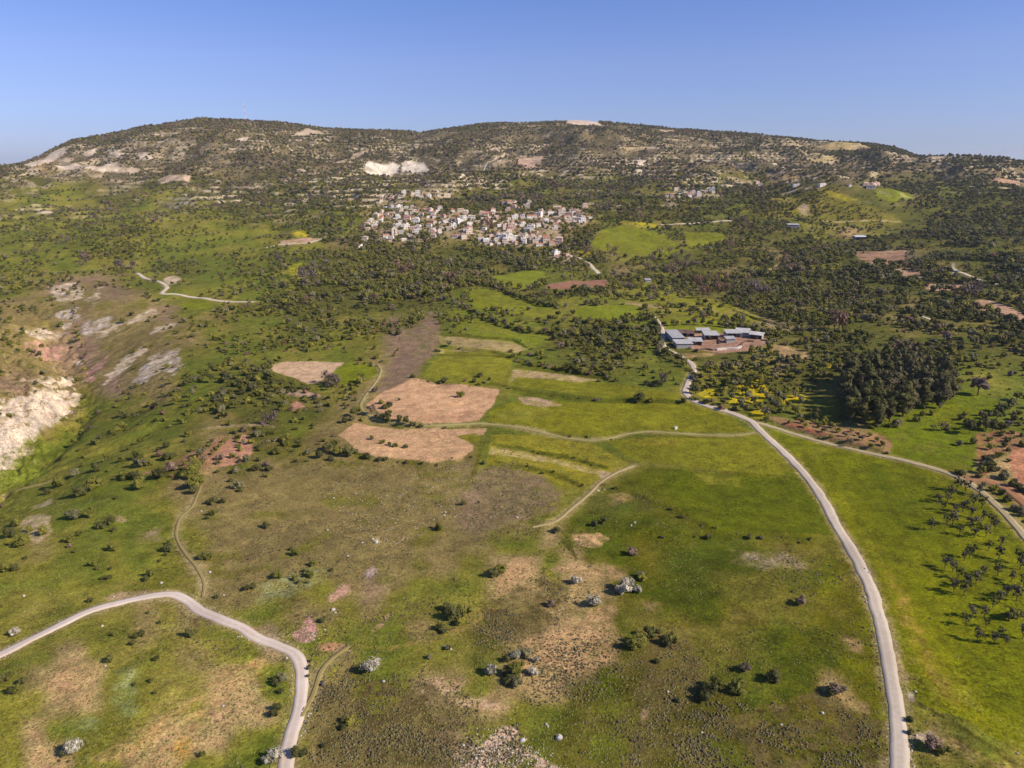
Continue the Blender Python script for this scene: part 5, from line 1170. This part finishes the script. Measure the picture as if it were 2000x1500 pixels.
def mass(name, label, cat, sel, kind):
    idx = np.where(sel)[0]
    if not len(idx): return
    cc = bpy.data.collections.new('mass_'+kind)          # not linked to the scene: only a source for the instancer
    if kind not in SPC:
        SPC[kind] = [stuffproto('bare' if (m in ('brown', 'rust', 'purple') and kind == 'tree') else kind, m, v) for m in MATL for v in range(3)]
        for i, o in enumerate(SPC[kind]): o.name = '%s_%02d' % (kind, i)
    for o in SPC[kind]: cc.objects.link(o)
    me = bpy.data.meshes.new(name); me.vertices.add(len(idx))
    co = np.stack([X[idx], Y[idx], Z[idx]-.04*SZ[idx]], 1); me.vertices.foreach_set('co', co.astype(np.float32).ravel())
    mi = np.array([MATL.index(m) for m in mat[idx]])*3 + rng.integers(0, 3, len(idx))
    for an, ty, dt in (('pick', 'INT', mi.astype(np.int32)), ('size', 'FLOAT', SZ[idx].astype(np.float32)), ('turn', 'FLOAT', (rng.random(len(idx))*6.28).astype(np.float32)), ('tall', 'FLOAT', rng.uniform(.8, 1.25, len(idx)).astype(np.float32))):
        a = me.attributes.new(an, ty, 'POINT'); a.data.foreach_set('value', dt)
    o = bpy.data.objects.new(name, me); col.objects.link(o)
    ng = bpy.data.node_groups.new('plant_mass', 'GeometryNodeTree'); ng.interface.new_socket('Geometry', in_out='INPUT', socket_type='NodeSocketGeometry'); ng.interface.new_socket('Geometry', in_out='OUTPUT', socket_type='NodeSocketGeometry')
    gi = ng.nodes.new('NodeGroupInput'); gout = ng.nodes.new('NodeGroupOutput'); ip = ng.nodes.new('GeometryNodeInstanceOnPoints'); ci = ng.nodes.new('GeometryNodeCollectionInfo')
    ci.inputs['Collection'].default_value = cc; ci.inputs['Separate Children'].default_value = True; ci.inputs['Reset Children'].default_value = True
    def attr(n, ty):
        a = ng.nodes.new('GeometryNodeInputNamedAttribute'); a.data_type = ty; a.inputs['Name'].default_value = n; return a.outputs[0]
    ng.links.new(gi.outputs[0], ip.inputs['Points']); ng.links.new(ci.outputs[0], ip.inputs['Instance']); ip.inputs['Pick Instance'].default_value = True
    ng.links.new(attr('pick', 'INT'), ip.inputs['Instance Index'])
    cr = ng.nodes.new('ShaderNodeCombineXYZ'); ng.links.new(attr('turn', 'FLOAT'), cr.inputs[2]); ng.links.new(cr.outputs[0], ip.inputs['Rotation'])
    cs = ng.nodes.new('ShaderNodeCombineXYZ'); s_ = attr('size', 'FLOAT'); mu = ng.nodes.new('ShaderNodeMath'); mu.operation = 'MULTIPLY'; ng.links.new(s_, mu.inputs[0]); ng.links.new(attr('tall', 'FLOAT'), mu.inputs[1])
    ng.links.new(s_, cs.inputs[0]); ng.links.new(s_, cs.inputs[1]); ng.links.new(mu.outputs[0], cs.inputs[2]); ng.links.new(cs.outputs[0], ip.inputs['Scale'])
    ng.links.new(ip.outputs[0], gout.inputs[0])
    md = o.modifiers.new('plants', 'NODES'); md.node_group = ng
    o['kind'] = 'stuff'; o['label'] = label; o['category'] = cat; print(name, len(idx))
rest = ~taken
mass('hillside_scrub', 'dark scrub and low trees covering the ridge behind the village', 'scrub', rest & hillm & (PX < 1420), 'shrub')
mass('right_hill_scrub', 'dense dark scrub covering the right end of the ridge', 'scrub', rest & hillm & (PX >= 1420), 'shrub')
mass('village_wood', 'dense green wood filling the slope below and around the village', 'wood', rest & ~hillm & ~small & (PX < 1180), 'tree')
mass('right_slope_wood', 'dark woodland over the right hand slopes', 'wood', rest & ~hillm & ~small & (PX >= 1180), 'tree')
mass('low_bushes', 'countless low bushes between the trees and over the far slopes', 'bushes', rest & ~hillm & small, 'shrub')
# ------------------------------------------------------------------ heath, tussocks and weeds on the near ground
def tufts(name, label, n_try, ymax, fn, mt, smin, smax, seed, hgt=.55):
    R = np.random.default_rng(seed)
    # equal share of the picture: sample distance by 1/r
    r = 92*np.exp(R.random(n_try)*math.log(ymax/92.)); th = (R.random(n_try)-.5)*1.62; x, y = r*np.sin(th), r*np.cos(th)
    keep = R.random(n_try) < (r/ymax)**1.0*0+1
    z = mesh_z(x, y); px, py, d = project(x, y, z)
    pr = fn(x, y, px, py); m = (R.random(n_try) < pr) & (y > 60); x, y, z, r, px, py = x[m], y[m], z[m], r[m], px[m], py[m]
    ok = road_clear(x, y, .25)
    for a in A:
        if a['clear'] and a['op'] >= .88:
            P = a['w']; q = np.where((x > P[:, 0].min()) & (x < P[:, 0].max()) & (y > P[:, 1].min()) & (y < P[:, 1].max()))[0]
            if len(q): i_ = inside(x[q], y[q], P); ok[q[i_ & (R.random(len(q)) < .93)]] = False
    x, y, z, r = x[ok], y[ok], z[ok], r[ok]; n = len(x)
    s = R.uniform(smin, smax, n)*(1+.0006*r)*(1+.6*R.random(n)**6)
    # each tuft: a low dome of 7 faces, jagged
    k = 6; an = 2*PI*np.arange(k)/k; base = np.stack([np.cos(an), np.sin(an)], 1)
    rz = R.random(n)*6.28
    ca, sa = np.cos(rz), np.sin(rz)
    V = np.zeros((n, 2*k+1, 3), np.float32)
    j1 = R.uniform(.75, 1.25, (n, k)); j2 = R.uniform(.4, .85, (n, k)); zz = R.uniform(.45, .95, (n, k))
    for i in range(k):
        for row, jj, hz in ((0, j1, None), (1, j2, zz)):
            bx_, by_ = base[i]*1.0; X_ = (bx_*ca-by_*sa)*jj[:, i]*s*.5; Y_ = (bx_*sa+by_*ca)*jj[:, i]*s*.5
            V[:, row*k+i, 0] = x+X_; V[:, row*k+i, 1] = y+Y_; V[:, row*k+i, 2] = z-.08 if hz is None else z+hz[:, i]*s*hgt
    V[:, 2*k, 0] = x; V[:, 2*k, 1] = y; V[:, 2*k, 2] = z+s*hgt*R.uniform(.5, 1.1, n)
    f1 = np.array([[i, (i+1) % k, k+(i+1) % k] for i in range(k)]+[[i, k+(i+1) % k, k+i] for i in range(k)]+[[k+i, k+(i+1) % k, 2*k] for i in range(k)])
    Fc = (np.arange(n)[:, None, None]*(2*k+1)+f1[None]).reshape(-1, 3)
    me = bpy.data.meshes.new(name); me.vertices.add(n*(2*k+1)); me.vertices.foreach_set('co', V.ravel()); mesh_faces(me, Fc)
    t = me.attributes.new('tone', 'FLOAT', 'POINT'); t.data.foreach_set('value', np.repeat(R.random(n), 2*k+1).astype(np.float32))
    me.materials.append(mt); o = bpy.data.objects.new(name, me); col.objects.link(o); o['kind'] = 'stuff'; o['label'] = label; o['category'] = name.replace('_', ' '); print(name, n)
def tuftmat(name, ca, cb):
    m, nt, b = newmat(name, .9, .08); a = N(nt, 'ShaderNodeAttribute'); a.attribute_name = 'tone'; nt.links.new(mixc(nt, a.outputs['Fac'], ca, cb), b.inputs['Base Color']); return m
def zone(px, py, polys):
    v = np.zeros(len(px))
    for wgt, p in polys:
        P = np.array(p, float); ins = inside(px, py, P); sd_ = segdist(px, py, np.vstack([P, P[:1]])); v = np.maximum(v, wgt*sm(-26, 26, np.where(ins, sd_, -sd_)))
    return v
HEATH = [(.95, [(945,1185),(1000,1150),(1060,1130),(1110,1150),(1090,1200),(1060,1240),(980,1260),(935,1250)]), (.9, [(1270,1250),(1330,1240),(1370,1280),(1365,1350),(1420,1360),(1500,1350),(1600,1340),(1660,1380),(1730,1420),(1745,1510),(1480,1510),(1330,1500),(1240,1500),(1230,1400),(1260,1340)]),
  (.6, [(1030,1260),(1200,1240),(1240,1300),(1200,1370),(1050,1360)]), (.75, [(600,1340),(700,1300),(830,1310),(900,1380),(900,1500),(600,1500)]), (.5, [(630,1200),(740,1200),(740,1250),(630,1250)]), (.65, [(640,1290),(700,1290),(650,1360),(620,1380)]),
  (.38, [(400,900),(900,900),(930,930),(900,1020),(720,1140),(560,1150),(430,1050)]), (.65, [(935,915),(1010,905),(1080,960),(1090,1000),(1000,1025),(930,1060),(900,1040)]), (.5, [(1165,955),(1230,960),(1400,1038),(1330,1035),(1230,1000)]),
  (.45, [(800,655),(860,620),(860,680),(740,790),(735,760)]), (.5, [(1690,1165),(1710,1165),(1740,1320),(1760,1400),(1735,1400),(1700,1250)]), (.3, [(1420,1060),(1620,1070),(1660,1150),(1500,1150)]), (.35, [(360,1180),(560,1280),(430,1290),(350,1230)]), (.7, [(890,1460),(1000,1420),(1050,1500),(890,1500)]), (.4, [(760,1180),(900,1150),(900,1240),(740,1240)]),
  (.55,[(1090,1040),(1115,1060),(1125,1095),(1105,1080)]), (.6,[(600,1290),(612,1290),(606,1360),(598,1360)])]
heath = tuftmat('heath_tuft', (.060,.052,.028), (.175,.140,.072)); grass = tuftmat('grass_tuft', (.11,.105,.032), (.21,.185,.06))
tufts('heath_tussocks', 'brown and dark green heath tussocks dotting the near slopes', 420000, 520, lambda x, y, px, py: zone(px+(fbm(x,y,12,3,411)-.5)*120, py+(fbm(x,y,12,3,412)-.5)*90, HEATH)*.85*sm(.36, .66, fbm(x, y, 9, 4, 401, .7)) + .016*(fbm(x, y, 18, 3, 402) > .5), heath, .18, .46, 5)
tufts('grass_tufts', 'coarse green grass tufts over the near pasture', 330000, 420, lambda x, y, px, py: np.where(px > 1500, .06, .20)*sm(.42, .62, fbm(x, y, 14, 3, 403))+.015, grass, .20, .42, 6, .3)
# dry stalk line along the road shoulder and stones in the gully
def verge(x, y):
    v = np.zeros(len(x))
    for k, w, P in ROADS_S:
        if k not in ('gravel_road', 'gravel_track'): continue
        Q = P[::4]; q = np.where((x > Q[:, 0].min()-4) & (x < Q[:, 0].max()+4) & (y > Q[:, 1].min()-4) & (y < Q[:, 1].max()+4))[0]
        s_ = segdist(x[q], y[q], Q)-w/2; v[q] = np.maximum(v[q], .55*sm(1.3, .1, s_)*sm(.42, .6, fbm(x[q], y[q], 6, 3, 421)))
    return v
tufts('marl_gravel', 'pale crumbled stones on bare patches and road verges', 260000, 700, lambda x, y, px, py: verge(x, y) + zone(px, py, [(.6, [(0,790),(140,760),(152,780),(60,842),(0,880)]), (.5, [(893,1470),(985,1420),(1060,1480),(1100,1505),(900,1505)]), (.3, [(250,740),(340,684),(360,700),(340,735),(260,758)]), (.5, [(573,1240),(605,1205),(622,1235),(612,1252)]), (.12, [(640,950),(900,920),(900,1010),(740,1110)])]), tuftmat('marl_stone', (.36,.30,.25), (.55,.48,.41)), .15, .38, 7, .35)
# ------------------------------------------------------------------ labels that single out each plant, stone and house
LMK = [(60,1040,'by the pale stony patch at far left'),(180,935,'on the slope below the eroded gully'),(320,905,'beside the small red soil patch'),(250,1110,'above the left gravel track'),(370,1060,'beside the narrow footpath'),(580,1105,'on the brown slope above the track corner'),(655,880,'beside the lower pink ploughed field'),
 (770,895,'at the lower edge of the pink field'),(480,930,'on the slope below the red soil patch'),(30,1330,'in the grass at the lower left edge'),(270,1260,'inside the bend of the gravel track'),(140,1460,'in the bottom left corner'),(545,1350,'just left of the near gravel track'),(590,1470,'right of the gravel track at the bottom'),(605,1300,'along the right verge of the gravel track'),
 (700,1330,'on the grass right of the gravel track'),(880,1200,'beside the faint orange path'),(870,1270,'below the faint orange path'),(1010,1310,'in the clump left of the bare orange ground'),(960,1110,'above the bare orange hollow'),(870,1010,'between the brown slope and the plot'),(1180,1150,'on the open grass in the centre'),(1240,1120,'at the top of the open grass'),(1130,1025,'at the lower edge of the plot'),(1420,1050,'along the lower edge of the green plot'),
 (1280,1240,'at the top of the dark heath'),(1420,1330,'at the right edge of the dark heath'),(1560,1330,'between the dark heath and the road'),(1580,1170,'on the grass left of the road'),(1800,1440,'between road and ditch at bottom right'),(1880,970,'in the upper part of the orchard field'),(1880,1040,'in the middle of the orchard field'),(1900,1120,'in the lower part of the orchard field'),(1940,1220,'at the bottom of the orchard field'),
 (1960,950,'along the reddish track at right'),(1660,868,'beside the dusty field track'),(830,780,'on the upper pink ploughed field'),(800,860,'on the lower pink ploughed field'),(920,735,'in the field above the ploughed one'),(380,780,'in the thicket above the red soil patch'),(560,800,'in the thicket below the pale vineyard'),(650,750,'beside the lime green plot'),(430,710,'along the edge of the eroded spur'),(180,680,'among the eroded scars of the gully'),(90,600,'on the slope above the eroded gully'),
 (560,640,'on the slope above the pale vineyard'),(690,620,'at the lower edge of the wood'),(640,540,'at the left end of the wood'),(780,540,'in the middle of the wood'),(900,510,'at the right end of the wood'),(330,520,'beside the pale hill track'),(300,440,'on the green hills at left'),(120,480,'on the far left hillside'),(700,450,'at the left edge of the village'),(950,440,'among the village houses'),(1190,420,'right of the village'),(1190,480,'in the meadow below the village'),
 (1000,610,'in the hedge between green fields'),(1120,590,'in the grove below the brown field'),(1180,670,'in the grove left of the farm'),(1100,720,'on the bank above the long green field'),(1270,770,'along the bank of the long green field'),(740,820,'along the grassy farm track'),(1300,510,'in the brown clump above the meadow'),(1400,570,'in the brown clump behind the farm'),(1340,610,'in the meadow behind the farm'),(1420,650,'among the farm sheds'),(1350,750,'beside the gravel road below the farm'),
 (1440,720,'in the thicket below the farm'),(1470,790,'among the yellow flowers'),(1560,720,'between thicket and pine grove'),(1620,850,'in the red soil orchard strip'),(1680,790,'at the left side of the pine grove'),(1760,760,'in the middle of the pine grove'),(1830,750,'at the right side of the pine grove'),(1910,760,'right of the pine grove'),(1900,840,'near the tan yard at the right edge'),(1820,830,'on the grass below the pine grove'),(1970,810,'on the bank at the right edge'),
 (1540,640,'on the scrubby slope right of the farm'),(1700,620,'on the scrubby slope above the pine grove'),(1900,640,'on the dark slope at the right edge'),(1600,520,'below the bald green knoll'),(1480,480,'left of the bald green knoll'),(1800,500,'beside the pinkish hillside terraces'),(1100,640,'between the hedge and the grove')]
LA = np.array([[a[0], a[1]] for a in LMK], float)
def near(px, py, tbl=LA, names=LMK): return names[int(np.argmin((tbl[:, 0]-px)**2+((tbl[:, 1]-py)*1.7)**2))][2]
ORD = ['first','second','third','fourth','fifth','sixth','seventh','eighth','ninth','tenth','eleventh','twelfth','thirteenth','fourteenth','fifteenth','sixteenth']
KW = dict(shrub='shrub', tree='tree', pine='pine', bare='tree', almond='almond tree', olive='olive tree', boulder='stone')
def label_all(items, sizeword=('small', 'medium', 'large')):
    sz = {}
    for it in items: sz.setdefault(it[1], []).append(it[6])
    q = {k: np.quantile(v, [.34, .67]) for k, v in sz.items()}; groups = {}
    for it in items:
        a, b_ = q[it[1]]; s = sizeword[0] if it[6] < a else sizeword[1] if it[6] < b_ else sizeword[2]
        base = '%s %s %s %s' % (s, COLWORD.get(it[2], it[2]), KW[it[1]], near(it[3], it[4])); groups.setdefault(base, []).append(it)
    for base, L_ in groups.items():
        if len(L_) == 1: L_[0][0]['label'] = base; continue
        L_.sort(key=lambda t: t[3])
        rows = [L_]; tags = ['']
        if len(L_) > 8:
            ym = float(np.median([t[4] for t in L_])); rows = [[t for t in L_ if t[4] < ym], [t for t in L_ if t[4] >= ym]]; tags = ['back ', 'front ']
        for tg_, rw in zip(tags, rows):
            for i, t in enumerate(rw):
                o_ = 'leftmost' if i == 0 else 'rightmost' if i == len(rw)-1 else ORD[min(i, 15)]+' from left'
                lb = base + ', ' + tg_ + ('row ' if tg_ else '') + o_
                if len(lb.split()) > 16: lb = lb.replace(' row ', ' ').replace(' on the ', ' on ').replace(' of the ', ' of ').replace(' in the ', ' in ').replace(' at the ', ' at ').replace(' from left', '')
                t[0]['label'] = lb
label_all([r for r in REG]); label_all(ROCKS)
VL = [(790,385,'in the upper left terrace'),(745,430,'at the left end of the village'),(800,420,'near the red roofed house'),(860,425,'left of the village centre'),(900,450,'above the wood at village centre'),(835,462,'right of the church'),(720,468,'below the village at left'),(960,430,'in the village centre'),(1000,405,'in the trees above the centre'),
  (1000,447,'by the long pink building'),(990,472,'in the lower village row'),(1060,470,'at the right of the lower row'),(1050,425,'right of the village centre'),(1110,420,'in the right part of the village'),(1145,430,'at the right end of the village'),(1090,500,'in the hamlet below the village'),(1320,385,'in the right hamlet at left'),(1370,378,'in the right hamlet'),(1400,375,'at the right hamlet end'),
  (1480,360,'between hamlet and bald knoll'),(1555,364,'on top of the bald knoll'),(1605,363,'on the right of the knoll top'),(1690,365,'behind the bald green knoll')]
VA = np.array([[a[0], a[1]] for a in VL], float); groups = {}
SH = {0: 'low', 1: 'two storey', 2: 'narrow two storey', 3: 'long low', 4: 'large two storey', 5: 'tiny'}
for h in HOUSES:
    base = '%s %s %shouse %s' % (SH[h[1]], dict(stone='tan stone').get(h[2], h[2]), {'flat': '', 'tile': 'red tiled ', 'tan': 'tan roofed '}[h[3]], near(h[4], h[5], VA, VL)); groups.setdefault(base, []).append(h)
for base, L_ in groups.items():
    L_.sort(key=lambda t: t[4])
    for i, t in enumerate(L_): t[0]['label'] = base if len(L_) == 1 else ' '.join((base + ', ').split()[:13]).rstrip(',') + ', ' + ('leftmost' if i == 0 else 'rightmost' if i == len(L_)-1 else ORD[min(i, 15)]+' from left')
HAZE = 4.2e-5
# ------------------------------------------------------------------ light, sky, camera
SUNV = np.array([.93, -.36]); SUNV /= np.linalg.norm(SUNV); EL = math.radians(35)
from mathutils import Vector
sd = Vector((SUNV[0]*math.cos(EL), SUNV[1]*math.cos(EL), math.sin(EL)))
L = bpy.data.lights.new('sun', 'SUN'); L.energy = 4.7; L.angle = math.radians(.5); L.color = (1.0, .90, .76)
so = bpy.data.objects.new('sun', L); col.objects.link(so); so.rotation_euler = sd.to_track_quat('Z', 'Y').to_euler(); so.location = (400, -200, 500)
w = bpy.data.worlds.new('World'); sc.world = w; w.use_nodes = True; nt = w.node_tree
sky = nt.nodes.new('ShaderNodeTexSky'); sky.sky_type = 'NISHITA'; sky.sun_disc = False
sky.sun_elevation = EL; sky.sun_rotation = math.atan2(SUNV[0], SUNV[1]); sky.altitude = 600; sky.air_density = 1.0; sky.dust_density = .25; sky.ozone_density = 3.0
bg = nt.nodes['Background']; bg.inputs['Strength'].default_value = .079*1.28
# deep polarised blue of the photograph: the sky's tint by elevation
tc = nt.nodes.new('ShaderNodeTexCoord'); sx = nt.nodes.new('ShaderNodeSeparateXYZ'); nt.links.new(tc.outputs['Generated'], sx.inputs[0])
cr = nt.nodes.new('ShaderNodeValToRGB'); nt.links.new(sx.outputs['Z'], cr.inputs[0]); el_ = cr.color_ramp.elements
el_[0].position = 0; el_[0].color = (.43,.48,.82,1); el_[1].position = 1; el_[1].color = (.54,.66,.95,1)
for p, c in ((.07, (.58,.585,.88)), (.13, (.67,.64,.93)), (.23, (.575,.655,1.0))):
    e = el_.new(p); e.color = (*c, 1)
mx = nt.nodes.new('ShaderNodeMix'); mx.data_type = 'RGBA'; mx.blend_type = 'MULTIPLY'; mx.inputs[0].default_value = 1
nt.links.new(sky.outputs[0], mx.inputs[6]); nt.links.new(cr.outputs[0], mx.inputs[7]); nt.links.new(mx.outputs[2], bg.inputs[0])
# thin summer air between the camera and the ridge
zmin, zmax = float(GZ.min())-1, max(float(GZ.max()), CAMZ)+60
hz = MB(); hz.box((0, 0, (zmin+zmax)/2), (25400, 25400, zmax-zmin)); hm = bpy.data.materials.new('air'); hm.use_nodes = True; hn = hm.node_tree; hn.nodes.remove(hn.nodes['Principled BSDF'])
pv = hn.nodes.new('ShaderNodeVolumePrincipled'); pv.inputs['Density'].default_value = HAZE; pv.inputs['Color'].default_value = (.80,.87,1,1); pv.inputs['Anisotropy'].default_value = .2
hn.links.new(pv.outputs[0], hn.nodes['Material Output'].inputs['Volume'])
ho = bpy.data.objects.new('haze', hz.mesh('haze', hm)); col.objects.link(ho); ho['kind'] = 'stuff'; ho['label'] = 'thin bluish haze softening the far ridge'; ho['category'] = 'haze'; ho.display_type = 'WIRE'
cam = bpy.data.cameras.new('camera'); cam.sensor_width = 36; cam.lens = F/2000*36; cam.clip_start = 1; cam.clip_end = 30000
co_ = bpy.data.objects.new('camera', cam); col.objects.link(co_); co_.location = (0, 0, CAMZ); co_.rotation_euler = (PI/2-PITCH, 0, 0); sc.camera = co_
vs = sc.view_settings; vs.view_transform = 'Standard'; vs.look = 'None'; vs.gamma = 1; vs.exposure = .48
try:
    sc.cycles.use_denoising = True; sc.cycles.denoiser = 'OPENIMAGEDENOISE'
    sc.cycles.volume_bounces = 0; sc.cycles.max_bounces = 4; sc.cycles.diffuse_bounces = 2; sc.cycles.transparent_max_bounces = 4
except Exception as e: print(e)
